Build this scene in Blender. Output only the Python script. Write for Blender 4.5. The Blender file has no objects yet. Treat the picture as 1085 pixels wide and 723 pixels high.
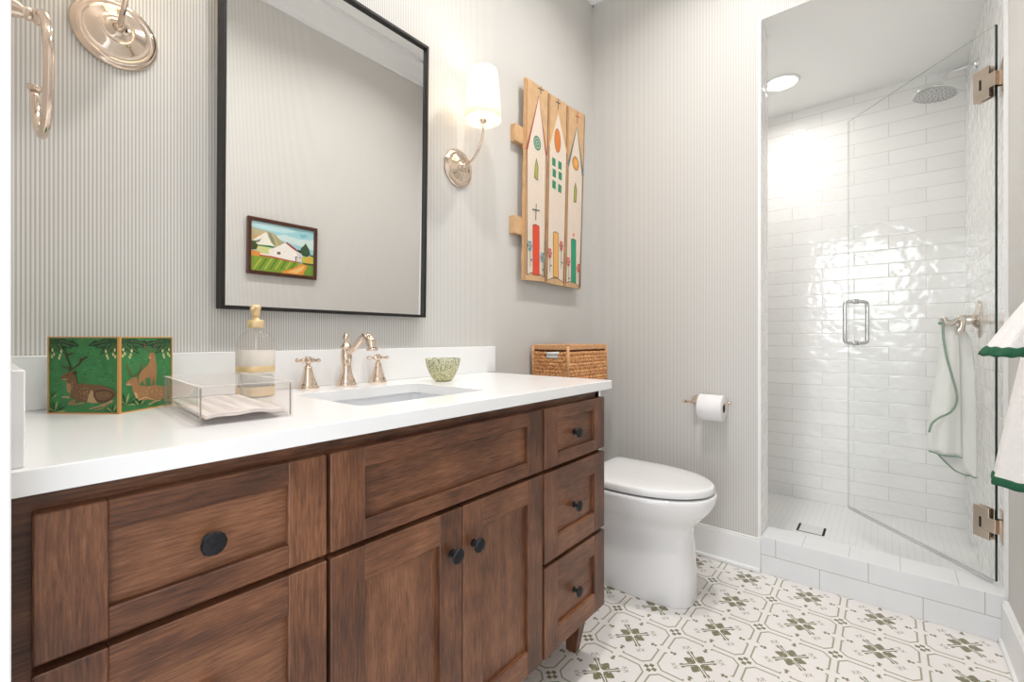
import bpy, bmesh, math, random
from mathutils import Vector, Matrix
random.seed(7)
PI = math.pi
SC = bpy.context.scene
COL = SC.collection

# ------------------------------------------------------------------ camera, world, lights, exposure
cam_d = bpy.data.cameras.new('camera'); cam = bpy.data.objects.new('camera', cam_d); COL.objects.link(cam)
cam.location = (0, 0, 1.0)
cam.rotation_euler = (PI/2, 0, math.radians(39.57) - PI/2)
cam_d.sensor_width = 36; cam_d.lens = 36*478.2/1085; cam_d.shift_y = -3/1085
cam_d.clip_start = 0.005
SC.camera = cam
SC.view_settings.view_transform = 'Standard'; SC.view_settings.look = 'None'
SC.view_settings.gamma = 1; SC.view_settings.use_curve_mapping = False
SC.view_settings.exposure = 0.50
W_STRENGTH = 1.5        # daylight of the bedroom behind the doorway
ROOM_CAN = 6.8          # watts of each ceiling downlight
SHOWER_CAN = 2.2
SCONCE = 0.8
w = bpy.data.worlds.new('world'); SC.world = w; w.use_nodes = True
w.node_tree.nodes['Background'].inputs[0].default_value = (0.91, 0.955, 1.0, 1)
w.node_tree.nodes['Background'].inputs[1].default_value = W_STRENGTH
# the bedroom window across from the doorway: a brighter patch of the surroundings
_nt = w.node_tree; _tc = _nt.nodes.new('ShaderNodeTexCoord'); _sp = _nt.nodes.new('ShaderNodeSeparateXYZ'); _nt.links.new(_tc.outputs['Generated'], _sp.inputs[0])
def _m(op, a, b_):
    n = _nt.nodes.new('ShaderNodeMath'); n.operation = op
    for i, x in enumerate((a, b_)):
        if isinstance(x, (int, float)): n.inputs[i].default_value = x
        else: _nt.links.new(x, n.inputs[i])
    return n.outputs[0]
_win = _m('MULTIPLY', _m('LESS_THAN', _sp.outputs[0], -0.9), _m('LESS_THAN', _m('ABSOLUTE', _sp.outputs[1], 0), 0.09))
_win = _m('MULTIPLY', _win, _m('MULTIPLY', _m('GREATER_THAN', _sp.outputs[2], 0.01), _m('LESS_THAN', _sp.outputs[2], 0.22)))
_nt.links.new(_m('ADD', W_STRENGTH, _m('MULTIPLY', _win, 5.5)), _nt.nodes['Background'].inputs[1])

# ------------------------------------------------------------------ dimensions (metres, eye height 1.0)
YW = 1.222      # vanity wall
XB = 2.1656     # back wall (toilet wall, shower front)
YR = -0.310     # right wall
XL = 0.012      # left wall (door wall)
CEIL = 2.93
CZ = 0.8676     # counter top

# ------------------------------------------------------------------ materials
def lin(c):
    c = c/255.0
    return c/12.92 if c <= 0.04045 else ((c+0.055)/1.055)**2.4
def rgb(t): return (lin(t[0]), lin(t[1]), lin(t[2]), 1)
def newmat(name):
    m = bpy.data.materials.new(name); m.use_nodes = True
    return m, m.node_tree, m.node_tree.nodes['Principled BSDF']
def P(name, col, rough=0.5, metal=0, coat=0, noise=0.0, nscale=30, bump=0.0, bscale=200, sheen=0):
    m, nt, b = newmat(name)
    b.inputs['Base Color'].default_value = rgb(col); b.inputs['Roughness'].default_value = rough
    b.inputs['Metallic'].default_value = metal; b.inputs['Coat Weight'].default_value = coat
    if sheen: b.inputs['Sheen Weight'].default_value = sheen
    tc = nt.nodes.new('ShaderNodeTexCoord')
    if noise:
        n = nt.nodes.new('ShaderNodeTexNoise'); n.inputs['Scale'].default_value = nscale
        nt.links.new(tc.outputs['Object'], n.inputs['Vector'])
        mx = nt.nodes.new('ShaderNodeMix'); mx.data_type = 'RGBA'
        mx.inputs[6].default_value = tuple(x*(1-noise) for x in rgb(col)[:3])+(1,)
        mx.inputs[7].default_value = tuple(min(1, x*(1+noise)) for x in rgb(col)[:3])+(1,)
        nt.links.new(n.outputs['Fac'], mx.inputs[0]); nt.links.new(mx.outputs[2], b.inputs['Base Color'])
    if bump:
        n2 = nt.nodes.new('ShaderNodeTexNoise'); n2.inputs['Scale'].default_value = bscale
        nt.links.new(tc.outputs['Object'], n2.inputs['Vector'])
        bp = nt.nodes.new('ShaderNodeBump'); bp.inputs['Strength'].default_value = bump; bp.inputs['Distance'].default_value = 0.002
        nt.links.new(n2.outputs['Fac'], bp.inputs['Height']); nt.links.new(bp.outputs['Normal'], b.inputs['Normal'])
    return m

class V:                       # small expression compiler: builds Math nodes
    def __init__(s, nt, sock): s.nt = nt; s.s = sock
    def _n(s, op, *a):
        n = s.nt.nodes.new('ShaderNodeMath'); n.operation = op
        for i, x in enumerate((s,)+a):
            if isinstance(x, V): s.nt.links.new(x.s, n.inputs[i])
            else: n.inputs[i].default_value = x
        return V(s.nt, n.outputs[0])
    def __add__(s, o): return s._n('ADD', o)
    def __sub__(s, o): return s._n('SUBTRACT', o)
    def __mul__(s, o): return s._n('MULTIPLY', o)
    def __truediv__(s, o): return s._n('DIVIDE', o)
    def abs(s): return s._n('ABSOLUTE')
    def fract(s): return s._n('FRACT')
    def floor(s): return s._n('FLOOR')
    def sin(s): return s._n('SINE')
    def sqrt(s): return s._n('SQRT')
    def max(s, o): return s._n('MAXIMUM', o)
    def min(s, o): return s._n('MINIMUM', o)
    def lt(s, o): return s._n('LESS_THAN', o)
    def gt(s, o): return s._n('GREATER_THAN', o)
    def wn(s):
        n = s.nt.nodes.new('ShaderNodeTexWhiteNoise'); n.noise_dimensions = '1D'
        s.nt.links.new(s.s, n.inputs['W']); return V(s.nt, n.outputs['Value'])
def position(nt):
    g = nt.nodes.new('ShaderNodeNewGeometry'); sp = nt.nodes.new('ShaderNodeSeparateXYZ')
    nt.links.new(g.outputs['Position'], sp.inputs[0])
    return [V(nt, sp.outputs[i]) for i in range(3)], g.outputs['Position']
def mixc(nt, fac, a, b):
    mx = nt.nodes.new('ShaderNodeMix'); mx.data_type = 'RGBA'
    nt.links.new(fac.s if isinstance(fac, V) else fac, mx.inputs[0])
    for i, x in ((6, a), (7, b)):
        if isinstance(x, tuple): mx.inputs[i].default_value = x
        else: nt.links.new(x, mx.inputs[i])
    return mx.outputs[2]
def bump(nt, b, h, strength, dist):
    bp = nt.nodes.new('ShaderNodeBump'); bp.inputs['Strength'].default_value = strength; bp.inputs['Distance'].default_value = dist
    nt.links.new(h.s if isinstance(h, V) else h, bp.inputs['Height']); nt.links.new(bp.outputs['Normal'], b.inputs['Normal'])

def wallpaper(name, axis):
    m, nt, b = newmat(name)
    p, pos = position(nt)
    t = (p[axis]/0.0061).fract()
    tri = (t-0.5).abs()*2                     # 0..1 triangle
    f = ((tri-0.34)*4.0).max(0.0).min(1.0)
    nz = nt.nodes.new('ShaderNodeTexNoise'); nz.inputs['Scale'].default_value = 60
    nt.links.new(pos, nz.inputs['Vector'])
    c = mixc(nt, f, rgb((188, 185, 180)), rgb((226, 224, 221)))
    nt.links.new(c, b.inputs['Base Color']); b.inputs['Roughness'].default_value = 0.55
    bump(nt, b, f, 0.25, 0.0006)
    return m
M = {}
M['paperX'] = wallpaper('striped_wallpaper_lengthwise', 0)
M['paperY'] = wallpaper('striped_wallpaper_crosswise', 1)
M['white'] = P('white_paint', (240, 240, 240), 0.35)
M['ceiling'] = P('ceiling_paint', (250, 250, 248), 0.7)
M['quartz'] = P('white_quartz', (247, 247, 247), 0.2, coat=0.1, noise=0.02, nscale=9)
M['ceramic'] = P('white_glazed_ceramic', (242, 242, 243), 0.06, coat=0.6)
M['basin'] = P('white_basin_ceramic', (238, 239, 242), 0.08, coat=0.5)
M['nickel'] = P('warm_polished_nickel', (228, 210, 194), 0.1, 1)
M['chrome'] = P('polished_chrome', (214, 214, 214), 0.1, 1)
M['champagne'] = P('champagne_bronze', (212, 196, 180), 0.25, 1)
M['black'] = P('black_lacquer', (16, 13, 10), 0.5)
M['iron'] = P('dark_hammered_iron', (42, 42, 46), 0.42, 0.7, noise=0.35, nscale=220, bump=0.5, bscale=300)
M['dark'] = P('dark_gap', (16, 12, 10), 0.8)
M['edgeglass'] = P('green_glass_edge', (22, 52, 48), 0.1)
M['paperroll'] = P('soft_white_tissue', (240, 239, 240), 0.95, bump=0.2, bscale=500)
M['card'] = P('brown_card_tube', (90, 70, 58), 0.9)
M['towel'] = P('white_terry_cloth', (240, 236, 234), 1.0, noise=0.05, nscale=160, bump=0.9, bscale=420, sheen=0.3)
M['linen'] = P('off_white_waffle_cloth', (248, 247, 243), 1.0, bump=0.08, bscale=500)
M['piping'] = P('sage_green_piping', (146, 170, 152), 0.9)
M['darkpiping'] = P('deep_green_piping', (36, 92, 64), 0.95, noise=0.3, nscale=300, bump=0.8, bscale=300)
M['napkin'] = P('printed_paper_napkin', (232, 224, 219), 0.9)
M['goldband'] = P('gold_foil', (234, 206, 158), 0.35, 0.35)
M['label'] = P('cream_label', (238, 230, 220), 0.7)
M['soap'] = P('clear_soap', (240, 240, 238), 0.2)
M['orange'] = P('orange_edge_tape', (206, 150, 84), 0.6)
M['rawwood'] = P('raw_pine_board', (208, 170, 128), 0.7, noise=0.2, nscale=25)
M['picframe'] = P('dark_walnut_frame', (74, 38, 22), 0.35, noise=0.2, nscale=60)
M['picedge'] = P('frame_backing', (50, 28, 18), 0.5)
M['seam'] = P('seam_grey', (150, 140, 128), 0.3)
M['grille'] = P('white_mosaic_insert', (228, 228, 228), 0.25)

def glassy(name, tint=(1, 1, 1), f0=0.045, rough=0.0, extra=0.0, col=(235, 232, 230)):
    """thin clear sheet: see-through with Fresnel reflection, a little body colour"""
    m = bpy.data.materials.new(name); m.use_nodes = True; nt = m.node_tree; nt.nodes.clear()
    out = nt.nodes.new('ShaderNodeOutputMaterial')
    tr = nt.nodes.new('ShaderNodeBsdfTransparent'); tr.inputs[0].default_value = tint+(1,)
    gl = nt.nodes.new('ShaderNodeBsdfGlossy'); gl.inputs['Roughness'].default_value = rough
    fr = nt.nodes.new('ShaderNodeFresnel'); fr.inputs[0].default_value = 1.45
    mx = nt.nodes.new('ShaderNodeMixShader')
    ge = nt.nodes.new('ShaderNodeNewGeometry')          # reflection only where light enters the sheet
    nt.links.new((V(nt, fr.outputs[0])*(V(nt, ge.outputs['Backfacing'])*-1+1)).s, mx.inputs[0]); nt.links.new(tr.outputs[0], mx.inputs[1]); nt.links.new(gl.outputs[0], mx.inputs[2])
    last = mx.outputs[0]
    if extra:
        df = nt.nodes.new('ShaderNodeBsdfDiffuse'); df.inputs[0].default_value = rgb(col)
        m2 = nt.nodes.new('ShaderNodeMixShader'); m2.inputs[0].default_value = extra
        nt.links.new(last, m2.inputs[1]); nt.links.new(df.outputs[0], m2.inputs[2]); last = m2.outputs[0]
    nt.links.new(last, out.inputs[0])
    return m
M['glass'] = glassy('clear_shower_glass', (0.988, 0.993, 0.991))
M['acrylic'] = glassy('clear_acrylic', (0.99, 0.982, 0.978), extra=0.05, col=(246, 232, 226))
M['acrylicedge'] = glassy('acrylic_cut_edge', (0.98, 0.96, 0.95), extra=0.45, col=(244, 232, 226))
M['bottle'] = glassy('ribbed_clear_glass', (0.98, 0.975, 0.97), rough=0.02, extra=0.08, col=(220, 215, 205))

def mirror_mat():
    m, nt, b = newmat('silvered_mirror')
    b.inputs['Base Color'].default_value = (0.92, 0.92, 0.91, 1); b.inputs['Metallic'].default_value = 1; b.inputs['Roughness'].default_value = 0.0
    return m
M['mirror'] = mirror_mat()

def wood(name, axis, tone=1.0):
    m, nt, b = newmat(name)
    tc0 = nt.nodes.new('ShaderNodeTexCoord'); gi = nt.nodes.new('ShaderNodeNewGeometry')
    isl = V(nt, gi.outputs['Random Per Island'])       # every rail, stile and panel is its own board
    cb = nt.nodes.new('ShaderNodeCombineXYZ'); nt.links.new((isl*13.0).s, cb.inputs[0]); nt.links.new((isl*7.0).s, cb.inputs[1]); nt.links.new((isl*17.0).s, cb.inputs[2])
    va = nt.nodes.new('ShaderNodeVectorMath'); va.operation = 'ADD'
    nt.links.new(tc0.outputs['Object'], va.inputs[0]); nt.links.new(cb.outputs[0], va.inputs[1])
    class tc: outputs = {'Object': va.outputs[0]}
    def nz(sc, det, rough=0.6):
        mp = nt.nodes.new('ShaderNodeMapping'); mp.inputs['Scale'].default_value = sc
        nt.links.new(tc.outputs['Object'], mp.inputs['Vector'])
        n = nt.nodes.new('ShaderNodeTexNoise'); n.inputs['Scale'].default_value = 1; n.inputs['Detail'].default_value = det
        n.inputs['Roughness'].default_value = rough; n.inputs['Distortion'].default_value = 0.25
        nt.links.new(mp.outputs[0], n.inputs['Vector']); return V(nt, n.outputs['Fac'])
    lo, hi = 1.6, 34
    s1 = [hi*0.8]*3; s1[axis] = lo*1.3
    s2 = [hi*9]*3; s2[axis] = lo*14
    big = nz((5, 5, 5), 3)
    g = nz(s1, 4)
    fine = nz(s2, 5, 0.7)
    f = (g-0.5)*0.9 + (big-0.5)*1.35 + (fine-0.5)*1.5 + 0.5 + (isl-0.5)*0.14
    f = f.max(0.0).min(1.0)
    cr = nt.nodes.new('ShaderNodeValToRGB')
    e = cr.color_ramp.elements
    e[0].position = 0.05; e[0].color = rgb((62, 38, 26)); e[1].position = 0.95; e[1].color = rgb((150, 102, 72))
    for ps, c in ((0.35, (94, 58, 39)), (0.6, (118, 76, 51))):
        el = cr.color_ramp.elements.new(ps); el.color = rgb(c)
    nt.links.new(f.s, cr.inputs[0]); nt.links.new(cr.outputs[0], b.inputs['Base Color'])
    b.inputs['Roughness'].default_value = 0.38
    bump(nt, b, fine, 0.08, 0.001)
    return m
M['woodH'] = wood('stained_alder_horizontal_grain', 0)
M['woodV'] = wood('stained_alder_vertical_grain', 2)

def subway(name, axis, offs):
    """glossy undulating white subway tile, 0.30 x 0.0758, half-bond; axis = horizontal world axis"""
    m, nt, b = newmat(name)
    p, pos = position(nt)
    z = (p[2]-0.042)/0.0758
    row = z.floor(); fz = z.fract()
    odd = (row*0.5).fract().gt(0.25)
    h = (p[axis]-offs)/0.2985 + odd*0.5
    fh = h.fract(); tid = h.floor()*7.31 + row*3.77
    dz = (fz.min(fz*-1+1))*0.0758; dh = (fh.min(fh*-1+1))*0.2985
    d = dz.min(dh)
    grout = d.lt(0.0012)
    rnd = tid.wn()
    cA = mixc(nt, rnd, rgb((245, 244, 242)), rgb((250, 249, 247)))
    nt.links.new(mixc(nt, grout, cA, rgb((210, 207, 202))), b.inputs['Base Color'])
    nt.links.new((grout*0.6+0.05).s, b.inputs['Roughness'])
    nz = nt.nodes.new('ShaderNodeTexNoise'); nz.inputs['Scale'].default_value = 17; nz.inputs['Detail'].default_value = 1.5
    cx = nt.nodes.new('ShaderNodeVectorMath'); cx.operation = 'ADD'
    cmb = nt.nodes.new('ShaderNodeCombineXYZ'); nt.links.new((rnd*5).s, cmb.inputs[0]); nt.links.new((rnd*9).s, cmb.inputs[2])
    nt.links.new(pos, cx.inputs[0]); nt.links.new(cmb.outputs[0], cx.inputs[1]); nt.links.new(cx.outputs[0], nz.inputs['Vector'])
    hh = (d/0.004).min(1.0)*0.25 + V(nt, nz.outputs['Fac'])*2.4
    bump(nt, b, hh, 0.6, 0.0022)
    return m
M['subwayY'] = subway('glossy_subway_tile_back', 1, 0.1336-0.0)
M['subwayX'] = subway('glossy_subway_tile_side', 0, 2.30)

def curb_mat():
    m, nt, b = newmat('curb_tile')
    p, pos = position(nt)
    up = p[2].gt(0.0795)
    h = (p[1]-0.3532)/0.305 + (up*-1+1)*0.5
    fh = h.fract(); dh = fh.min(fh*-1+1)*0.305
    dz = (p[2]-0.0795).abs()
    g = dh.min(dz).lt(0.0014)
    top = p[2].gt(0.1546)
    fx = ((p[1]-0.26)/0.152).fract(); gt_ = (fx.min(fx*-1+1)*0.152).lt(0.0010)*top
    g2 = (g*(top*-1+1)).max(gt_)
    nz = nt.nodes.new('ShaderNodeTexNoise'); nz.inputs['Scale'].default_value = 12; nt.links.new(pos, nz.inputs['Vector'])
    c = mixc(nt, nz.outputs['Fac'], rgb((226, 228, 230)), rgb((236, 237, 238)))
    nt.links.new(mixc(nt, g2, c, rgb((188, 188, 186))), b.inputs['Base Color'])
    b.inputs['Roughness'].default_value = 0.18
    return m
M['curb'] = curb_mat()

def mosaic():
    m, nt, b = newmat('white_mosaic_floor')
    p, pos = position(nt)
    fx = (p[0]/0.026).fract(); fy = (p[1]/0.026).fract()
    d = fx.min(fx*-1+1).min(fy.min(fy*-1+1))*0.026
    g = d.lt(0.0010)
    nt.links.new(mixc(nt, g, rgb((240, 240, 239)), rgb((226, 226, 224))), b.inputs['Base Color'])
    b.inputs['Roughness'].default_value = 0.25
    return m
M['mosaic'] = mosaic()

def floor_mat():
    m, nt, b = newmat('patterned_encaustic_floor_tile')
    p, pos = position(nt)
    S = 0.2142; OX, OY = 1.4297, 0.6562
    R2 = math.sqrt(0.5)
    u = ((p[0]-OX)/S+0.5).fract()-0.5
    v = ((p[1]-OY)/S+0.5).fract()-0.5
    au, av = u.abs(), v.abs()
    a = ((u+v)*R2).abs(); c = ((u-v)*R2).abs()
    Mx, mn = a.max(c), a.min(c)          # along / across the white arms
    Ma, ma = au.max(av), au.min(av)      # along / across the lobes
    def circ(X, Y, cx, cy, r):
        dx = X-cx; dy = Y-cy
        return (dx*dx+dy*dy).lt(r*r)
    def ell(X, Y, cx, rx, ry):
        dx = (X-cx)/rx; dy = Y/ry
        return (dx*dx+dy*dy).lt(1.0)
    arm = mn.gt(0.009)*mn.lt(0.028)*Mx.gt(0.05)*Mx.lt(0.255)
    arm = arm.max(mn.gt(0.009)*mn.lt(0.042)*Mx.gt(0.21)*Mx.lt(0.262))
    lobe = ell(Ma, ma, 0.100, 0.068, 0.036).max(circ(Ma, ma, 0.120, 0.038, 0.026)).max(circ(Ma, ma, 0.172, 0.0, 0.026)).max(circ(Ma, ma, 0.158, 0.024, 0.018))
    lobe = lobe*mn.gt(0.010)
    tref = ell(Ma, ma, 0.345, 0.042, 0.013).max(circ(Ma, ma, 0.333, 0.020, 0.014)).max(circ(Ma, ma, 0.378, 0.004, 0.018))
    dx = Mx-0.325; dy = mn-0.032
    ring = ((dx*dx+dy*dy).sqrt()-0.021).abs().lt(0.0065)*dx.gt(-0.012)
    dx2 = Mx-0.375; ring2 = ((dx2*dx2+dy*dy).sqrt()-0.016).abs().lt(0.0065)*dx2.lt(0.006)
    stem = mn.lt(0.005)*Mx.gt(0.27)*Mx.lt(0.30)
    octd = (Ma-0.452).max((au+av)*R2-0.572)
    line = octd.abs().lt(0.0115)*((Ma.gt(0.44)*ma.lt(0.055))*-1+1)
    line = line.max(circ(Ma, ma, 0.434, 0.062, 0.015))
    c1 = au*-1+0.5; c2 = av*-1+0.5
    big_, sm_ = c1.max(c2), c1.min(c2)
    q1 = ((big_-0.056)+sm_)*R2; q2 = ((big_-0.056)-sm_)*R2
    q1 = q1.abs(); q2 = q2.abs()
    qM, qm = q1.max(q2), q1.min(q2)
    petal = (qM.lt(0.036)*qm.lt(0.014)).max(qM.lt(0.022))
    strong = arm.max(lobe).max(tref).max(petal)
    soft = ring.max(ring2).max(stem)
    nz = nt.nodes.new('ShaderNodeTexNoise'); nz.inputs['Scale'].default_value = 5; nt.links.new(pos, nz.inputs['Vector'])
    base = mixc(nt, nz.outputs['Fac'], rgb((236, 231, 228)), rgb((243, 239, 236)))
    grout = (a.min(c)*S).lt(0.0007)
    base = mixc(nt, grout*0.6, base, rgb((250, 248, 246)))
    base = mixc(nt, soft*0.7, base, rgb((140, 134, 108)))
    base = mixc(nt, line*0.95, base, rgb((158, 154, 128)))
    base = mixc(nt, strong, base, rgb((126, 122, 92)))
    nt.links.new(base, b.inputs['Base Color']); b.inputs['Roughness'].default_value = 0.32
    return m
M['floor'] = floor_mat()

def speckle():
    m = glassy('speckled_green_glass', (0.97, 0.98, 0.93), rough=0.05, extra=0.55, col=(232, 226, 196)); nt = m.node_tree
    df = [n for n in nt.nodes if n.type == 'BSDF_DIFFUSE'][0]
    tc = nt.nodes.new('ShaderNodeTexCoord'); vo = nt.nodes.new('ShaderNodeTexNoise'); vo.inputs['Scale'].default_value = 210; vo.inputs['Detail'].default_value = 2
    nt.links.new(tc.outputs['Object'], vo.inputs['Vector'])
    sp = nt.nodes.new('ShaderNodeSeparateXYZ'); nt.links.new(tc.outputs['Object'], sp.inputs[0])
    t = (V(nt, sp.outputs[2])/0.07).max(0.0).min(1.0)
    dark = mixc(nt, t, rgb((150, 146, 66)), rgb((112, 128, 116)))
    f = ((V(nt, vo.outputs['Fac'])-0.50)*14).max(0.0).min(1.0)
    nt.links.new(mixc(nt, f, rgb((246, 240, 206)), dark), df.inputs[0])
    m2 = [n for n in nt.nodes if n.type == 'MIX_SHADER'][1]
    nt.links.new((f*0.35+0.5).s, m2.inputs[0])
    return m
M['speckle'] = speckle()

def wicker(name, a, bcol):
    m, nt, b = newmat(name)
    tc = nt.nodes.new('ShaderNodeTexCoord'); n = nt.nodes.new('ShaderNodeTexNoise'); n.inputs['Scale'].default_value = 90
    nt.links.new(tc.outputs['Object'], n.inputs['Vector'])
    f = ((V(nt, n.outputs['Fac'])-0.5)*3+0.5).max(0.0).min(1.0)
    nt.links.new(mixc(nt, f, rgb(a), rgb(bcol)), b.inputs['Base Color']); b.inputs['Roughness'].default_value = 0.6
    return m
M['wicker'] = wicker('woven_seagrass', (186, 118, 66), (236, 182, 126))
M['wickerdark'] = P('weave_gap_shade', (96, 56, 30), 0.9)  # backing behind the strands, shade of the weave gaps put into its colour

def emis(name, col, s):
    m = bpy.data.materials.new(name); m.use_nodes = True; nt = m.node_tree
    b = nt.nodes['Principled BSDF']; b.inputs['Base Color'].default_value = rgb(col)
    b.inputs['Emission Color'].default_value = rgb(col); b.inputs['Emission Strength'].default_value = s
    return m
M['lens'] = emis('lit_downlight_lens', (255, 252, 246), 18)
def shade_mat():
    m = bpy.data.materials.new('lit_linen_shade'); m.use_nodes = True; nt = m.node_tree; nt.nodes.clear()
    out = nt.nodes.new('ShaderNodeOutputMaterial')
    d = nt.nodes.new('ShaderNodeBsdfDiffuse'); d.inputs[0].default_value = rgb((248, 244, 236))
    t = nt.nodes.new('ShaderNodeBsdfTranslucent'); t.inputs[0].default_value = rgb((252, 244, 228))
    mx = nt.nodes.new('ShaderNodeMixShader'); mx.inputs[0].default_value = 0.5
    nt.links.new(d.outputs[0], mx.inputs[1]); nt.links.new(t.outputs[0], mx.inputs[2]); nt.links.new(mx.outputs[0], out.inputs[0])
    return m
M['shade'] = shade_mat()
M['bulb'] = emis('lit_frosted_bulb', (255, 240, 214), 10)
_flat = {}
def flat(c, rough=0.7, noise=0.0, nscale=120):
    k = (c, rough, noise)
    if k not in _flat: _flat[k] = P('paint_%d' % len(_flat), c, rough, noise=noise, nscale=nscale)
    return _flat[k]

# ------------------------------------------------------------------ mesh helpers (bmesh in world coordinates)
def BM(): return bmesh.new()
def box(bm, x0, x1, y0, y1, z0, z1, mi=0, bev=0.0, M4=None, seg=1):
    vs = [bm.verts.new(((x0, x1)[i & 1], (y0, y1)[(i >> 1) & 1], (z0, z1)[(i >> 2) & 1])) for i in range(8)]
    fs = []
    for q in ((0, 2, 3, 1), (4, 5, 7, 6), (0, 1, 5, 4), (2, 6, 7, 3), (0, 4, 6, 2), (1, 3, 7, 5)):
        f = bm.faces.new([vs[i] for i in q]); f.material_index = mi; fs.append(f)
    if M4 is not None: bmesh.ops.transform(bm, matrix=M4, verts=vs)
    if bev:
        es = list({e for f in fs for e in f.edges})
        r = bmesh.ops.bevel(bm, geom=es, offset=bev, segments=seg, profile=0.6, affect='EDGES', clamp_overlap=True)
        for f in r['faces']: f.material_index = mi
    return vs
def loft(bm, rings, closed=True, cap0=True, cap1=True, mi=0, smooth=True):
    R = [[bm.verts.new(p) for p in r] for r in rings]
    n = len(R[0])
    for a, b in zip(R, R[1:]):
        for i in range(n if closed else n-1):
            j = (i+1) % n
            f = bm.faces.new((a[i], a[j], b[j], b[i])); f.material_index = mi; f.smooth = smooth
    if closed and cap0: f = bm.faces.new(R[0][::-1]); f.material_index = mi
    if closed and cap1: f = bm.faces.new(R[-1]); f.material_index = mi
    return R
def lathe(bm, prof, origin, axis=(0, 0, 1), n=32, mi=0, cap0=True, cap1=True, ripple=None):
    """prof: (radius, height) list along axis from origin"""
    ax = Vector(axis).normalized(); o = Vector(origin)
    e1 = ax.orthogonal().normalized(); e2 = ax.cross(e1)
    rings = []
    for r, h in prof:
        r = max(r, 1e-5)
        rr = []
        for k in range(n):
            t = 2*PI*k/n; q = r*(1+(ripple[1]*math.cos(ripple[0]*t) if ripple else 0))
            rr.append(o+ax*h+e1*(q*math.cos(t))+e2*(q*math.sin(t)))
        rings.append(rr)
    return loft(bm, rings, True, cap0, cap1, mi)
def smoothpath(pts, k=6):
    P_ = [Vector(p) for p in pts]; out = []
    for i in range(len(P_)-1):
        p0 = P_[max(i-1, 0)]; p1 = P_[i]; p2 = P_[i+1]; p3 = P_[min(i+2, len(P_)-1)]
        for s in range(k):
            t = s/k
            out.append(0.5*((2*p1)+(p2-p0)*t+(2*p0-5*p1+4*p2-p3)*t*t+(-p0+3*p1-3*p2+p3)*t**3))
    out.append(P_[-1]); return out
def tube(bm, pts, r, n=14, mi=0, closed=False, smooth_k=0, flat_=1.0):
    P_ = smoothpath(pts, smooth_k) if smooth_k else [Vector(p) for p in pts]
    N = len(P_); rings = []; prev = None
    for i, p in enumerate(P_):
        if closed: d = P_[(i+1) % N]-P_[i-1]
        else: d = P_[min(i+1, N-1)]-P_[max(i-1, 0)]
        d.normalize()
        if prev is None: e1 = d.orthogonal().normalized()
        else:
            e1 = prev-d*prev.dot(d)
            e1 = e1.normalized() if e1.length > 1e-6 else d.orthogonal().normalized()
        prev = e1; e2 = d.cross(e1)
        rr = r[i*(len(r)-1)//max(N-1, 1)] if isinstance(r, (list, tuple)) else r
        if isinstance(r, (list, tuple)):
            x = i*(len(r)-1)/max(N-1, 1); k = min(int(x), len(r)-2); rr = r[k]+(r[k+1]-r[k])*(x-k)
        rings.append([p+e1*(rr*math.cos(2*PI*k/n))+e2*(rr*flat_*math.sin(2*PI*k/n)) for k in range(n)])
    if closed: rings.append(rings[0])
    loft(bm, rings, True, not closed, not closed, mi)
    if closed: bmesh.ops.remove_doubles(bm, verts=bm.verts, dist=1e-6)
def ball(bm, c, r, mi=0, sub=2, sc=(1, 1, 1)):
    m4 = Matrix.Translation(c) @ Matrix.Diagonal((sc[0]*r, sc[1]*r, sc[2]*r, 1))
    g = bmesh.ops.create_icosphere(bm, subdivisions=sub, radius=1, matrix=m4)
    for v in g['verts']:
        for f in v.link_faces: f.material_index = mi; f.smooth = True
def wloc(o):
    v = Vector((0, 0, 0))
    while o is not None: v += o.location; o = o.parent
    return v
def obj(name, bm, mats, parent=None, origin=None, kind=None, auto=True):
    if not isinstance(mats, (list, tuple)): mats = [mats]
    bmesh.ops.recalc_face_normals(bm, faces=bm.faces)
    me = bpy.data.meshes.new(name)
    if parent is not None: off = wloc(parent)
    elif origin is not None: off = Vector(origin)
    else: off = Vector((0, 0, 0))
    for v in bm.verts: v.co -= off
    bm.to_mesh(me); bm.free()
    for m in mats: me.materials.append(m)
    o = bpy.data.objects.new(name, me); COL.objects.link(o)
    if parent is not None: o.parent = parent
    else: o.location = off
    if kind: o['kind'] = kind
    return o
def tag(o, label, cat, group=None):
    o['label'] = label; o['category'] = cat
    if group: o['group'] = group
    return o
def thing(name, label, cat, loc, group=None):
    o = bpy.data.objects.new(name, None); COL.objects.link(o); o.location = loc; o.empty_display_size = 0.05
    return tag(o, label, cat, group)
def struct(name, bm, mats, parent=None): return obj(name, bm, mats, parent, kind='structure')
def dup(root, loc, label=None):
    def cp(o, par):
        c = o.copy(); COL.objects.link(c); c.parent = par
        for ch in o.children: cp(ch, c)
        return c
    r = cp(root, None); r.location = loc
    if label: r['label'] = label
    return r
def decals(name, parent, to3d, layers, thick=0.0002, base=0.0004):
    """paint layers: each (colour, [(s,t)...]) polygon, laid just above a panel; to3d(s,t,h)->xyz"""
    bm = BM(); mats = []; idx = {}
    for k, (c, pts) in enumerate(layers):
        if c not in idx: idx[c] = len(mats); mats.append(flat(c, 0.6, 0.12))
        h = base+k*thick
        vs = [bm.verts.new(to3d(s, t, h)) for s, t in pts]
        f = bm.faces.new(vs); f.material_index = idx[c]
    me = bpy.data.meshes.new(name); off = wloc(parent)
    for v in bm.verts: v.co -= off
    bm.to_mesh(me); bm.free()
    for m in mats: me.materials.append(m)
    o = bpy.data.objects.new(name, me); COL.objects.link(o); o.parent = parent
    return o
def disc(cx, cy, rx, ry=None, n=16, a0=0):
    ry = rx if ry is None else ry
    return [(cx+rx*math.cos(a0+2*PI*i/n), cy+ry*math.sin(a0+2*PI*i/n)) for i in range(n)]
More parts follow.
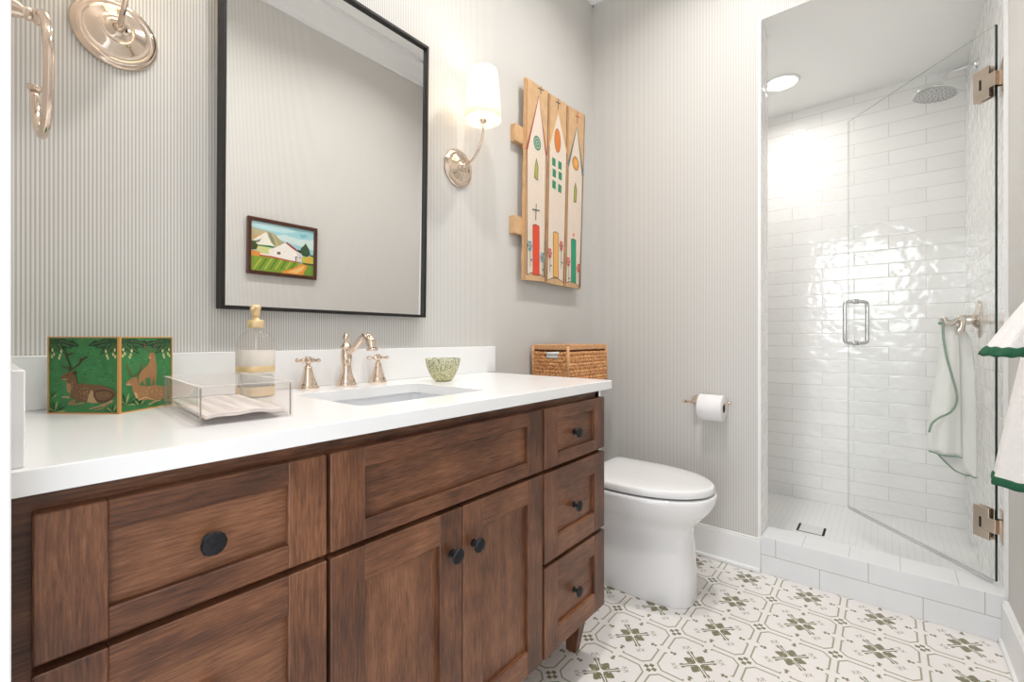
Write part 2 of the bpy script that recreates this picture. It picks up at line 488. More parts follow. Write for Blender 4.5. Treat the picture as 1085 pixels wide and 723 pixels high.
def stroke(pts, w_):
    """thin polygon along a 2-D polyline"""
    L, R_ = [], []
    for i, p in enumerate(pts):
        a = pts[max(i-1, 0)]; b = pts[min(i+1, len(pts)-1)]
        dx, dy = b[0]-a[0], b[1]-a[1]; l = math.hypot(dx, dy) or 1
        ww = w_[i] if isinstance(w_, (list, tuple)) else w_
        L.append((p[0]-dy/l*ww/2, p[1]+dx/l*ww/2)); R_.append((p[0]+dy/l*ww/2, p[1]-dx/l*ww/2))
    return L+R_[::-1]

# ================================================================== SETTING
T = 0.12
JY = 0.408          # shower jamb, left
OZ = 2.3625          # shower opening head
SX = 3.18           # shower back wall
SY = 0.95           # shower left wall (hidden behind the jamb)
SZ = 0.042; SC_Z = 2.3625
XJ = XB+0.13        # inner face of the shower front wall
HY = -1.0
b = BM(); box(b, -0.13, XB+0.02, YR-0.05, YW+0.02, -0.06, 0.0); struct('floor', b, M['floor'])
b = BM(); box(b, -0.13, XB+0.0, YR-T, YW+T, CEIL, CEIL+0.08); struct('ceiling', b, M['ceiling'])
b = BM(); box(b, -0.13, XJ, YW, YW+T, -0.06, CEIL); struct('wall_vanity', b, M['paperX'])
b = BM(); box(b, -0.13, XB, YR-T, YR, -0.06, CEIL); struct('wall_right', b, M['paperX'])
b = BM()
box(b, XB, XJ, JY+0.012, YW, -0.06, CEIL); box(b, XB, XJ, YR-T, JY+0.012, OZ+0.0, CEIL)
struct('wall_back', b, M['paperY'])
# door wall with the doorway the camera looks through
DY0, DY1, DZ = -0.235, 0.600, 2.08
b = BM(); box(b, -0.11, XL, DY1+0.02, YW, 0, CEIL); box(b, -0.11, XL, YR, DY0-0.02, 0, CEIL); box(b, -0.11, XL, DY0-0.02, DY1+0.02, DZ+0.02, CEIL)
struct('wall_left', b, M['paperY'])
b = BM()
box(b, -0.125, XL, DY1, DY1+0.02, 0, DZ+0.02); box(b, -0.125, XL, DY0-0.02, DY0, 0, DZ+0.02); box(b, -0.125, XL, DY0, DY1, DZ, DZ+0.02)
box(b, XL, 0.0225, DY1+0.001, DY1+0.06, 0, DZ+0.08, 0, 0.002); box(b, XL, 0.0258, DY1+0.0, DY1+0.012, 0, DZ+0.012, 0, 0.001)
box(b, XL, 0.0225, DY0-0.06, DY0-0.001, 0, DZ+0.08, 0, 0.002); box(b, XL, 0.0225, DY0-0.06, DY1+0.06, DZ+0.001, DZ+0.08, 0, 0.002)
struct('trim_1', b, M['white'])
# shower shell
b = BM(); box(b, SX, SX+0.1, YR-T, SY+0.1, SZ-0.1, SC_Z+0.1); struct('wall_shower_back', b, M['subwayY'])
b = BM(); box(b, XB+0.004, SX, YR-T, YR, 0.0, SC_Z+0.1); struct('wall_shower_right', b, M['subwayX'])
b = BM(); box(b, XJ+0.012, SX, SY, SY+0.1, SZ-0.1, SC_Z+0.1); struct('wall_shower_left', b, M['subwayX'])
b = BM(); box(b, XJ, XJ+0.012, JY+0.012, SY, SZ, SC_Z)
struct('wall_shower_front', b, M['subwayY'])
b = BM(); box(b, XB-0.002, XJ+0.012, JY, JY+0.012, 0.10, OZ); struct('trim_2', b, M['subwayX'])
b = BM(); box(b, XJ+0.01, SX, YR, SY, SZ-0.08, SZ); struct('floor_shower', b, M['mosaic'])
b = BM(); box(b, XJ-0.0, SX, YR, SY, SC_Z, SC_Z+0.05); box(b, XB-0.001, XJ, YR, JY, SC_Z-0.001, SC_Z+0.0005); struct('ceiling_shower', b, M['ceiling'])
b = BM(); box(b, XB-0.004, XJ, YR, JY+0.0, 0.0, 0.155, 0, 0.0015); struct('floor_shower_curb', b, M['curb'])
# edge trim where the shower tile stops on the right wall
b = BM(); box(b, XB-0.006, XB+0.004, YR, YR+0.010, 0.155, CEIL, 0, 0.001); struct('trim_4', b, M['white'])
b = BM(); box(b, XB-0.004, XB+0.0, JY+0.0, JY+0.012, 0.1555, OZ); struct('trim_5', b, M['white'])
# baseboards
def basebd(name, x0, x1, y0, y1, nx, ny):
    b = BM(); box(b, x0, x1, y0, y1, 0, 0.136, 0, 0.002)
    # cap bead and shoe
    if nx: box(b, x0+ (0.004 if nx < 0 else 0), x1-(0.004 if nx > 0 else 0), y0, y1, 0.136, 0.145, 0, 0.002); box(b, x0-(0.008 if nx < 0 else 0), x1+(0.008 if nx > 0 else 0), y0, y1, 0, 0.018, 0, 0.004)
    else: box(b, x0, x1, y0+(0.004 if ny < 0 else 0), y1-(0.004 if ny > 0 else 0), 0.136, 0.145, 0, 0.002); box(b, x0, x1, y0-(0.008 if ny < 0 else 0), y1+(0.008 if ny > 0 else 0), 0, 0.018, 0, 0.004)
    struct(name, b, M['white'])
basebd('baseboard_back', XB-0.012, XB, JY+0.0002, YW, -1, 0)
basebd('baseboard_right', XL+0.02, XB-0.006, YR, YR+0.016, 0, 1)
basebd('baseboard_vanity', 1.305, XB-0.012, YW-0.016, YW, 0, -1)
# crown moulding
def crown(name, p0, p1, inward):
    p0, p1, inw = Vector(p0), Vector(p1), Vector(inward)
    prof = [(0.0, -0.135), (0.012, -0.135), (0.012, -0.118), (0.030, -0.10), (0.045, -0.07), (0.062, -0.045), (0.085, -0.030), (0.090, -0.016), (0.105, -0.016), (0.105, 0.0), (0.0, 0.0)]
    b = BM(); loft(b, [[p+inw*u+Vector((0, 0, z)) for u, z in prof] for p in (p0, p1)], True, smooth=False)
    struct(name, b, M['white'])
crown('trim_6', (XL, YW, CEIL), (XB, YW, CEIL), (0, -1, 0))
crown('trim_7', (XB, YW, CEIL), (XB, YR, CEIL), (-1, 0, 0))
crown('trim_8', (XL, YR, CEIL), (XB, YR, CEIL), (0, 1, 0))
crown('trim_9', (XL, YR, CEIL), (XL, YW, CEIL), (1, 0, 0))

# ================================================================== LAMPS
def downlight(name, x, y, z, watts, label, r=0.075, group=None, col=(1, 0.975, 0.945), spread=140):
    t = thing(name, label, 'ceiling light', (x, y, z), group)
    b = BM(); lathe(b, [(r*0.92, -0.001), (r*1.12, -0.001), (r*1.16, -0.004), (r*1.10, -0.009), (r*0.96, -0.009), (r*0.92, -0.004)], (x, y, z), n=40, cap0=False, cap1=False)
    obj('trim_ring', b, M['ceiling'], t)
    b = BM(); lathe(b, [(r*0.95, -0.003), (r*0.95, -0.005)], (x, y, z), n=40); obj('lens', b, M['lens'], t)
    L = bpy.data.lights.new(name+'_light', 'AREA'); L.shape = 'DISK'; L.size = r*1.7; L.energy = watts; L.color = col; L.spread = math.radians(spread)
    o = bpy.data.objects.new('light_source', L); COL.objects.link(o); o.parent = t; o.location = (0, 0, -0.012)
    return t
downlight('recessed_downlight', 2.765, 0.425, SC_Z, SHOWER_CAN, 'lit round recessed downlight in the white shower ceiling', group=None, spread=168)
for i, (x, y) in enumerate(((0.60, 0.46), (1.55, 0.46))):
    downlight('recessed_downlight', x, y, CEIL, ROOM_CAN, ('lit recessed downlight in the bathroom ceiling nearer the doorway', 'lit recessed downlight in the bathroom ceiling nearer the toilet')[i])

def sconce():
    X, Y, Z = 0.196, YW, 1.626
    t = thing('wall_sconce', 'polished nickel wall sconce left of the mirror, its shade above the photo edge', 'wall lamp', (X, Y, Z), 'sconces flanking the mirror')
    b = BM()
    lathe(b, [(0.070, 0.0), (0.0705, 0.004), (0.068, 0.0075), (0.066, 0.009), (0.064, 0.0095), (0.062, 0.012), (0.060, 0.0135), (0.057, 0.0135), (0.055, 0.012), (0.046, 0.0155), (0.034, 0.021), (0.028, 0.0235), (0.026, 0.024), (0.0245, 0.0225), (0.020, 0.024), (0.012, 0.028), (0.008, 0.034), (0.0, 0.036)], (X, Y, Z), (0, -1, 0), n=48)
    obj('backplate', b, M['nickel'], t)
    b = BM()
    lathe(b, [(0.0085, 0.0), (0.0095, 0.003), (0.0075, 0.006), (0.006, 0.012)], (X, Y-0.030, Z), (0, -1, 0), n=20)
    tube(b, [(X, Y-0.030, Z-0.001), (X, Y-0.052, Z+0.003), (X, Y-0.085, Z+0.020), (X, Y-0.110, Z+0.048), (X, Y-0.126, Z+0.085), (X, Y-0.1285, Z+0.118), (X, Y-0.1285, Z+0.140)], [0.0052, 0.0048, 0.0045, 0.0042, 0.004], smooth_k=6)
    obj('arm', b, M['nickel'], t)
    ys = Y-0.1285
    b = BM(); lathe(b, [(0.006, 0.128), (0.013, 0.134), (0.0145, 0.139), (0.0145, 0.1435), (0.010, 0.146), (0.008, 0.175)], (X, ys, Z), n=24); obj('socket', b, M['nickel'], t)
    b = BM(); lathe(b, [(0.008, 0.175), (0.017, 0.195), (0.021, 0.215), (0.017, 0.235), (0.0, 0.243)], (X, ys, Z), n=20); obj('bulb', b, M['bulb'], t)
    b = BM(); lathe(b, [(0.064, 0.139), (0.0645, 0.1395), (0.0505, 0.312), (0.050, 0.312), (0.064, 0.139)], (X, ys, Z), n=48, cap0=False, cap1=False)
    sh = obj('lamp_shade', b, M['shade'], t)
    b = BM()
    for k in range(3):
        a = 2*PI*k/3; tube(b, [(X, ys, Z+0.142), (X+0.064*math.cos(a), ys+0.064*math.sin(a), Z+0.142)], 0.0011, n=6)
    obj('shade_spider', b, M['nickel'], sh)
    L = bpy.data.lights.new('sconce_light', 'POINT'); L.energy = SCONCE; L.color = (1, 0.91, 0.80); L.shadow_soft_size = 0.022
    o = bpy.data.objects.new('light_source', L); COL.objects.link(o); o.parent = t; o.location = (0, ys-Y, 0.262)
    return t
s0 = sconce()
dup(s0, (1.163, YW, 1.630), 'polished nickel wall sconce with a lit white tapered shade right of the mirror')

# ================================================================== VANITY
VX0, VX1, VF, VB = XL+0.0005, 1.2735, 0.677, YW-0.004
FY = VF+0.020        # cabinet front (behind the door faces)
van = thing('vanity_cabinet', 'brown stained wood vanity cabinet with shaker drawers and two doors', 'cabinet', (0.65, 0.95, 0.0))
b = BM()
box(b, VX0, VX1-0.0005, FY, FY+0.02, 0.155, CZ-0.0275, 0)
box(b, VX0, VX0+0.018, FY, VB, 0.155, CZ-0.027, 1); box(b, VX1-0.022, VX1-0.004, FY, VB, 0.155, CZ-0.027, 1)
box(b, VX0, VX1-0.004, FY, VB, 0.155, 0.173, 0)
obj('cabinet_box', b, [M['woodH'], M['woodV']], van)
b = BM(); box(b, VX0+0.03, VX1-0.03, FY+0.12, FY+0.135, 0.0, 0.156); obj('toe_kick', b, M['woodH'], van)
for xx in (VX1-0.050, VX0+0.01):     # tapered bracket feet at the front corners
    b = BM(); loft(b, [[(xx+0.006, FY+0.060, 0), (xx+0.030, FY+0.060, 0), (xx+0.030, FY+0.093, 0), (xx+0.006, FY+0.093, 0)],
                       [(xx, FY+0.030, 0.1545), (xx+0.044, FY+0.030, 0.1545), (xx+0.044, FY+0.100, 0.1545), (xx, FY+0.100, 0.1545)]], smooth=False)
    obj('foot', b, M['woodV'], van)
def shaker(name, x0, x1, z0, z1, st, rail, knob=None, vert=False, label=None):
    """shaker front: stiles grain vertical, rails horizontal, recessed panel"""
    y0, y1 = VF, FY-0.0005
    b = BM(); bv = 0.0014
    box(b, x0, x0+st, y0, y1, z0, z1, 1, bv); box(b, x1-st, x1, y0, y1, z0, z1, 1, bv)
    box(b, x0+st-0.0002, x1-st+0.0002, y0+0.0003, y1, z1-rail, z1, 0, bv); box(b, x0+st-0.0002, x1-st+0.0002, y0+0.0003, y1, z0, z0+rail, 0, bv)
    box(b, x0+st-0.003, x1-st+0.003, y0+0.010, y1-0.001, z0+rail-0.003, z1-rail+0.003, 1 if vert else 0)
    o = obj(name, b, [M['woodH'], M['woodV']], van)
    if label: o['label'] = label
    if knob:
        kx, kz, rec = knob; ky = VF+rec
        b = BM()
        lathe(b, [(0.0085, 0.0), (0.0085, 0.0015), (0.0055, 0.003), (0.0045, 0.010), (0.006, 0.015), (0.011, 0.0175)], (kx, ky, kz), (0, -1, 0), n=14)
        R = lathe(b, [(0.0125, 0.0165), (0.0150, 0.0175), (0.0155, 0.0195), (0.0135, 0.0225), (0.006, 0.0240), (0.0, 0.0242)], (kx, ky, kz), (0, -1, 0), n=13)
        for ring in R:
            for v in ring: v.co += Vector((random.uniform(-1, 1), random.uniform(-.4, .4), random.uniform(-1, 1)))*0.0006
        for f in b.faces: f.smooth = False
        obj('knob', b, M['iron'], o)
    return o
ROW = [(0.659, 0.8165), (0.4135, 0.6475), (0.167, 0.402)]
shaker('drawer', 0.0440, 0.3620, 0.6595, 0.8165, 0.059, 0.0345, (0.204, 0.7345, 0.010))
shaker('drawer', 0.0440, 0.3620, 0.4135, 0.6495, 0.059, 0.058, (0.204, 0.5300, 0.010))
shaker('drawer', 0.0440, 0.3620, 0.167, 0.402, 0.059, 0.058, (0.204, 0.2850, 0.010))
shaker('false_drawer_front', 0.3690, 0.9425, 0.6590, 0.8165, 0.062, 0.034)
shaker('door', 0.3690, 0.6570, 0.167, 0.6495, 0.0605, 0.060, (0.628, 0.563, 0.0), True)
shaker('door', 0.6595, 0.9425, 0.167, 0.6495, 0.0605, 0.060, (0.690, 0.563, 0.0), True)
for (z0, z1), kz, rl in zip(ROW, (0.7315, 0.5235, 0.2800), (0.034, 0.058, 0.058)):
    shaker('drawer', 0.9525, 1.2735, z0, z1, 0.061, rl, (1.110, kz, 0.010))

# countertop with sink cut-out, backsplash and side splash
CX0, CX1, CY0 = XL, 1.3003, 0.6647
HX0, HX1, HY0, HY1 = 0.490, 0.846, 0.785, 1.070
def slab_with_hole(b, x0, x1, y0, y1, z0, z1, hx0, hx1, hy0, hy1, r=0.02):
    def rr(x0, x1, y0, y1, rad, n=6):
        pts = []
        for cx, cy, a in ((x1-rad, y1-rad, 0), (x0+rad, y1-rad, 1), (x0+rad, y0+rad, 2), (x1-rad, y0+rad, 3)):
            for k in range(n+1): t = (a+k/n)*PI/2; pts.append((cx+rad*math.cos(t), cy+rad*math.sin(t)))
        return pts
    inner = rr(hx0, hx1, hy0, hy1, r); cx, cy = (hx0+hx1)/2, (hy0+hy1)/2
    outer = []
    for k, (px, py) in enumerate(inner):
        q = k//7
        ox, oy = ((x1, y1), (x0, y1), (x0, y0), (x1, y0))[q]
        outer.append((ox, oy))
    def face(pts):
        u = []
        for p in pts:
            if not u or (Vector(p)-Vector(u[-1])).length > 1e-7: u.append(p)
        if (Vector(u[0])-Vector(u[-1])).length < 1e-7: u.pop()
        if len(u) > 2: b.faces.new([b.verts.new(p) for p in u])
    n = len(inner)
    for i in range(n):
        j = (i+1) % n
        for z in (z0, z1): face([(*inner[i], z), (*inner[j], z), (*outer[j], z), (*outer[i], z)])
        face([(*inner[i], z0), (*inner[j], z0), (*inner[j], z1), (*inner[i], z1)])
        if outer[i] != outer[j]: face([(*outer[i], z0), (*outer[j], z0), (*outer[j], z1), (*outer[i], z1)])
    bmesh.ops.remove_doubles(b, verts=b.verts, dist=1e-6)
b = BM(); slab_with_hole(b, CX0, CX1, CY0, YW, CZ-0.027, CZ, HX0, HX1, HY0, HY1)
o = obj('countertop', b, M['quartz'], None, origin=(0.65, 0.95, CZ-0.027)); tag(o, 'white quartz countertop with a rectangular sink cut-out on the wood vanity', 'countertop')
md = o.modifiers.new('bevel', 'BEVEL'); md.width = 0.0015; md.segments = 2; md.limit_method = 'ANGLE'
b = BM(); box(b, XL+0.001, 1.348, YW-0.022, YW-0.001, CZ+0.0002, CZ+0.100, 0, 0.0012); o = obj('backsplash', b, M['quartz'], None, origin=(0.68, YW-0.011, CZ)); tag(o, 'long white quartz backsplash along the striped wall behind the faucet', 'backsplash')
b = BM(); box(b, XL+0.001, 0.0387, CY0+0.012, YW-0.0225, CZ+0.0002, CZ+0.100, 0, 0.0012); o = obj('side_splash', b, M['quartz'], None, origin=(0.025, 0.95, CZ)); tag(o, 'short white quartz side splash at the left end of the countertop', 'side splash')
# undermount basin
b = BM()
def rrect(x0, x1, y0, y1, rad, z, n=6):
    pts = []
    for cx, cy, a in ((x1-rad, y1-rad, 0), (x0+rad, y1-rad, 1), (x0+rad, y0+rad, 2), (x1-rad, y0+rad, 3)):
        for k in range(n+1): t = (a+k/n)*PI/2; pts.append((cx+rad*math.cos(t), cy+rad*math.sin(t), z))
    return pts
zt = CZ-0.0285
e = 0.012
loft(b, [rrect(HX0-e, HX1+e, HY0-e, HY1+e, 0.03, zt), rrect(HX0-e+.002, HX1+e-.002, HY0-e+.002, HY1+e-.002, 0.03, zt-0.06), rrect(HX0+0.0, HX1-0.0, HY0+0.0, HY1-0.0, 0.04, zt-0.12), rrect(HX0+0.03, HX1-0.03, HY0+0.03, HY1-0.03, 0.04, zt-0.138)], cap0=False)
loft(b, [rrect(HX0-e, HX1+e, HY0-e, HY1+e, 0.03, zt), rrect(HX0-e-.02, HX1+e+.02, HY0-e-.02, HY1+e+.02, 0.04, zt), rrect(HX0-e-.02, HX1+e+.02, HY0-e-.02, HY1+e+.02, 0.04, zt-0.012), rrect(HX0-e-.006, HX1+e+.006, HY0-e-.006, HY1+e+.006, 0.04, zt-0.016), rrect(HX0-.006, HX1+.006, HY0-.006, HY1+.006, 0.04, zt-0.130), rrect(HX0+0.03, HX1-0.03, HY0+0.03, HY1-0.03, 0.04, zt-0.146)], cap0=False)
snk = thing('undermount_sink', 'white rectangular ceramic sink set under the quartz countertop cut-out', 'sink', (0.668, 0.93, zt-0.146))
obj('basin', b, M['basin'], snk)
b = BM(); lathe(b, [(0.0, 0.0), (0.022, 0.0), (0.024, 0.002), (0.024, 0.004), (0.018, 0.003), (0.0, 0.004)], (0.668, 0.93, zt-0.1385), n=24); obj('drain', b, M['nickel'], snk)

# ------------------------------------------------------------------ faucet and handles
FX, FYY = 0.677, 1.160
fa = thing('faucet', 'polished warm nickel widespread faucet with two cross handles behind the sink', 'faucet', (FX, FYY, CZ))
b = BM()
lathe(b, [(0.0275, 0.0), (0.0285, 0.003), (0.027, 0.007), (0.0235, 0.010), (0.0245, 0.014), (0.021, 0.020), (0.0165, 0.033), (0.0135, 0.048), (0.0128, 0.058), (0.0145, 0.068), (0.0155, 0.082), (0.0150, 0.096), (0.0135, 0.102), (0.0165, 0.105), (0.0165, 0.109), (0.012, 0.113), (0.0085, 0.119), (0.006, 0.123), (0.0065, 0.125)], (FX, FYY, CZ), n=32)
fbody = obj('spout_body', b, M['nickel'], fa)
b = BM(); lathe(b, [(0.005, 0.123), (0.0085, 0.127), (0.0100, 0.132), (0.0095, 0.138), (0.0065, 0.143), (0.004, 0.1455), (0.0045, 0.148), (0.0, 0.1495)], (FX, FYY, CZ), n=20); obj('finial', b, M['nickel'], fbody)
b = BM()
tube(b, [(FX, FYY-0.004, CZ+0.094), (FX, FYY-0.022, CZ+0.097), (FX, FYY-0.045, CZ+0.109), (FX, FYY-0.068, CZ+0.126), (FX, FYY-0.088, CZ+0.136), (FX, FYY-0.108, CZ+0.134), (FX, FYY-0.121, CZ+0.121), (FX, FYY-0.126, CZ+0.105)], [0.0095, 0.0092, 0.0088, 0.0088, 0.0095, 0.0115, 0.013, 0.0125], n=18, smooth_k=5)
lathe(b, [(0.0125, 0.0), (0.0150, 0.002), (0.0150, 0.006), (0.011, 0.007)], (FX, FYY-0.126, CZ+0.099), n=20)
obj('spout', b, M['nickel'], fa)
def handle(x, y, label):
    b = BM()
    lathe(b, [(0.0265, 0.0), (0.0275, 0.003), (0.0265, 0.0065), (0.0225, 0.009), (0.0235, 0.012), (0.020, 0.018), (0.0155, 0.032), (0.0115, 0.048), (0.0095, 0.0535), (0.0105, 0.056), (0.0085, 0.0585), (0.0055, 0.060), (0.0055, 0.068)], (x, y, CZ), n=32)
    t = obj('handle', b, M['nickel'], fa)
    b = BM(); ball(b, (x, y, CZ+0.074), 0.0095)
    lathe(b, [(0.0075, 0.078), (0.0085, 0.083), (0.0, 0.085)], (x, y, CZ), n=16)
    for k in range(4):
        a = k*PI/2+0.70; d = Vector((math.cos(a), math.sin(a), 0))
        tube(b, [Vector((x, y, CZ+0.074))+d*s for s in (0.006, 0.014, 0.022, 0.028, 0.0305, 0.033)], [0.0045, 0.0036, 0.0036, 0.0058, 0.0055, 0.0015], n=10)
    obj('cross_knob', b, M['nickel'], t)
    return t
handle(0.5695, 1.162, '')
handle(0.7845, 1.168, '')

# ================================================================== MIRROR (leans out a little at the top)
MX0, MX1, MZ0, MH = 0.376, 0.981, 1.069, 0.900
lean = math.radians(1.05)
mir = thing('wall_mirror', 'large rectangular mirror in a thin black frame above the sink', 'mirror', (0.6785, YW-0.003, MZ0))
RM = Matrix.Translation((0, YW-0.038, MZ0)) @ Matrix.Rotation(lean, 4, 'X') @ Matrix.Translation((0, -(YW-0.038), -MZ0))
b = BM()
fw, y0, y1 = 0.0085, YW-0.038, YW-0.004
for q in ((MX0, MX0+fw, MZ0, MZ0+MH), (MX1-fw, MX1, MZ0, MZ0+MH), (MX0+fw, MX1-fw, MZ0, MZ0+fw), (MX0+fw, MX1-fw, MZ0+MH-fw, MZ0+MH)):
    box(b, q[0], q[1], y0, y1, q[2], q[3], 0, 0.0006, M4=RM)
obj('frame', b, M['black'], mir)
b = BM(); box(b, MX0+fw-0.001, MX1-fw+0.001, y0+0.010, y0+0.016, MZ0+fw-0.001, MZ0+MH-fw+0.001, M4=RM); obj('mirror_glass', b, M['mirror'], mir)

# ================================================================== PAINTED PLANK WALL ART
art = thing('plank_wall_art', 'three-plank rustic wooden wall art painted with tall narrow church houses', 'wall art', (1.75, YW, 1.245))
b = BM(); box(b, 1.468, 2.00, YW-0.026, YW-0.001, 1.832, 1.905, 0, 0.001); obj('batten', b, M['rawwood'], art)
b = BM(); box(b, 1.460, 1.985, YW-0.026, YW-0.001, 1.442, 1.517, 0, 0.001); obj('batten', b, M['rawwood'], art)
YA = 1.182
planks = [((1.508, 1.2488), (1.6655, 1.2550), (1.6935, 2.1236), (1.5255, 2.1176)),
          ((1.6705, 1.2520), (1.8185, 1.2488), (1.8505, 2.1285), (1.6965, 2.121)),
          ((1.8245, 1.2493), (1.9700, 1.2477), (2.0165, 2.1425), (1.8545, 2.1263))]
DB, LT = (150, 112, 78), (222, 184, 140)
paint = {0: [], 1: [], 2: []}
WHT = (226, 210, 194); BRN = (108, 80, 56); TAN = (190, 142, 96)
def house(k, apex, lsh, rsh, bl, br, roof, rw):
    (x0, z0), (x1, z1) = bl, br
    L = paint[k]
    n = 10
    base = [(x0+(x1-x0)*i/n, z0+(z1-z0)*i/n+0.016*math.sin(PI*i/n)) for i in range(n+1)]
    L.append((WHT, base+[rsh, apex, lsh]))
    for p, q in ((base[0], lsh), (base[-1], rsh)): L.append((BRN, stroke([p, ((p[0]+q[0])/2+0.002, (p[1]+q[1])/2), q], [0.007, 0.003, 0.004])))
    L.append((BRN, stroke(base, 0.003)))
    L.append((roof, stroke([(lsh[0]-0.004, lsh[1]-0.006), apex, (rsh[0]+0.004, rsh[1]-0.006)], [rw*1.9, rw*1.0, rw*1.9])))
def cross(k, x, z, h, w_, c, t=0.004):
    t *= 1.4; paint[k] += [(c, stroke([(x-0.002, z-h/2), (x+0.002, z+h/2)], t)), (c, stroke([(x-w_/2, z+h*0.12-0.003), (x+w_/2, z+h*0.12+0.003)], t))]
def door_(k, x0, x1, z0, z1, c):
    paint[k] += [((92, 74, 58), [(x0-.003, z0), (x1+.003, z0), (x1+.003, z1+.001), ((x0+x1)/2, z1+.007), (x0-.003, z1)]),
                 (c, [(x0, z0+.002), (x1, z0+.002), (x1, z1-.002), ((x0+x1)/2, z1+.004), (x0, z1-.002)])]
def flower(k, x, z, c, bx, bz):
    L = paint[k]
    L.append(((96, 104, 96), stroke([(bx, bz-0.035), (bx+0.002, bz), (x, z)], 0.0028)))
    L.append(((96, 120, 100), disc(bx+0.008, bz-0.004, 0.008, 0.004)))
    for i in range(6):
        a = i*PI/3; L.append((c, disc(x+0.012*math.cos(a), z+0.017*math.sin(a), 0.0055, 0.008, 8)))
    L.append(((150, 90, 70), disc(x, z, 0.004, 0.005, 8)))
house(0, (1.617, 2.072), (1.532, 1.812), (1.668, 1.835), (1.529, 1.272), (1.654, 1.273), (156, 60, 48), 0.006)
cross(0, 1.631, 2.105, 0.036, 0.046, (92, 88, 70))
for i, (rx, c) in enumerate(((0.028, (88, 136, 116)), (0.021, (160, 186, 160)), (0.016, (86, 134, 114)), (0.009, (172, 194, 170)), (0.005, (80, 130, 112)))):
    paint[0].append((c, disc(1.604, 1.860, rx, rx*1.15)))
paint[0] += [((92, 86, 50), [(1.580, 1.703), (1.609, 1.694), (1.612, 1.757), (1.597, 1.794), (1.587, 1.760)]), ((172, 168, 84), [(1.583, 1.706), (1.606, 1.699), (1.608, 1.756), (1.596, 1.786), (1.589, 1.758)])]
cross(0, 1.594, 1.554, 0.074, 0.056, (94, 116, 104))
door_(0, 1.573, 1.616, 1.276, 1.494, (226, 72, 42))
flower(0, 1.5482, 1.3987, (110, 160, 168), 1.5513, 1.3432); flower(0, 1.6411, 1.3618, (120, 164, 170), 1.6411, 1.3103)
house(1, (1.770, 2.060), (1.699, 1.888), (1.842, 1.900), (1.679, 1.262), (1.8125, 1.266), (214, 172, 104), 0.006)
cross(1, 1.770, 2.098, 0.052, 0.040, (96, 84, 66))
paint[1] += [((150, 84, 40), disc(1.7642, 1.925, 0.0265, 0.0565, 20)), ((212, 122, 52), disc(1.7642, 1.925, 0.0235, 0.0535, 20))]
for (x, z) in ((1.7335, 1.816), (1.784, 1.815), (1.7365, 1.765), (1.786, 1.766), (1.7345, 1.712), (1.782, 1.706)):
    paint[1].append(((54, 138, 100), [(x-.0145, z-.018), (x+.013, z-.020), (x+.0145, z+.016), (x-.0135, z+.019)]))
door_(1, 1.7295, 1.768, 1.282, 1.490, (230, 172, 92))
flower(1, 1.6992, 1.3896, (206, 92, 82), 1.6992, 1.3369); flower(1, 1.7937, 1.4374, (206, 92, 82), 1.7901, 1.3619)
house(2, (1.9374, 2.050), (1.860, 1.842), (1.990, 1.828), (1.836, 1.266), (1.960, 1.256), (112, 122, 118), 0.010)
cross(2, 1.942, 2.098, 0.056, 0.038, (176, 84, 60))
paint[2] += [((120, 84, 44), disc(1.924, 1.866, 0.031, 0.034)), ((222, 152, 74), disc(1.924, 1.866, 0.027, 0.030)), ((226, 178, 96), disc(1.926, 1.869, 0.014, 0.015))]
paint[2] += [((110, 100, 56), [(1.904, 1.670), (1.930, 1.672), (1.936, 1.740), (1.922, 1.772), (1.909, 1.742)]), ((160, 162, 88), [(1.907, 1.674), (1.926, 1.676), (1.932, 1.738), (1.921, 1.764), (1.912, 1.740)])]
paint[2].append(((228, 140, 120), disc(1.9045, 1.508, 0.009, 0.010)))
door_(2, 1.884, 1.9245, 1.272, 1.484, (40, 150, 112))
flower(2, 1.8563, 1.3706, (214, 92, 80), 1.8563, 1.2939); flower(2, 1.9488, 1.3503, (214, 92, 80), 1.9488, 1.2747)
for k, q in enumerate(planks):
    b = BM()
    zs = 26; rings = []
    for i in range(zs+1):
        t = i/zs
        l = Vector(q[0]).lerp(Vector(q[3]), t); r = Vector(q[1]).lerp(Vector(q[2]), t)
        j = 0.0016*math.sin(i*1.7+k); j2 = 0.0016*math.sin(i*2.3+k*2)
        rings.append([(l.x+j, YA, l.y), (r.x+j2, YA, r.y), (r.x+j2, YW-0.026, r.y), (l.x+j, YW-0.026, l.y)])
    loft(b, rings, smooth=False)
    o = obj('plank', b, M['rawwood'], art)
    # darkened rough board edges
    l0, l1, r0, r1 = q[0], q[3], q[1], q[2]
    edge = [(TAN, [(l0[0]+.001, l0[1]), (l0[0]+.012, l0[1]), (l1[0]+.012, l1[1]-.01), (l1[0]+.001, l1[1]-.004)]),
            (BRN, stroke([(r0[0]-.003, r0[1]+.002), ((r0[0]+r1[0])/2-.003, 1.68), (r1[0]-.004, r1[1]-.01)], [.005, .004, .006]))]
    decals('painted_church', o, lambda s, t, h: (s, YA-h, t), edge+paint[k], 0.00008, 0.0003)

# ================================================================== GREEN DEER BOX
C0 = Vector((0.1704, 1.0284, CZ)); u1 = Vector((-0.607, 0.794, 0)).normalized(); u2 = Vector((0.794, 0.607, 0)).normalized()
BW1, BW2, BH = 0.1285, 0.115, 0.1350
dbx = thing('decorated_box', 'green square box printed with resting deer, standing on the counter', 'box', tuple(C0+u1*BW1/2+u2*BW2/2))

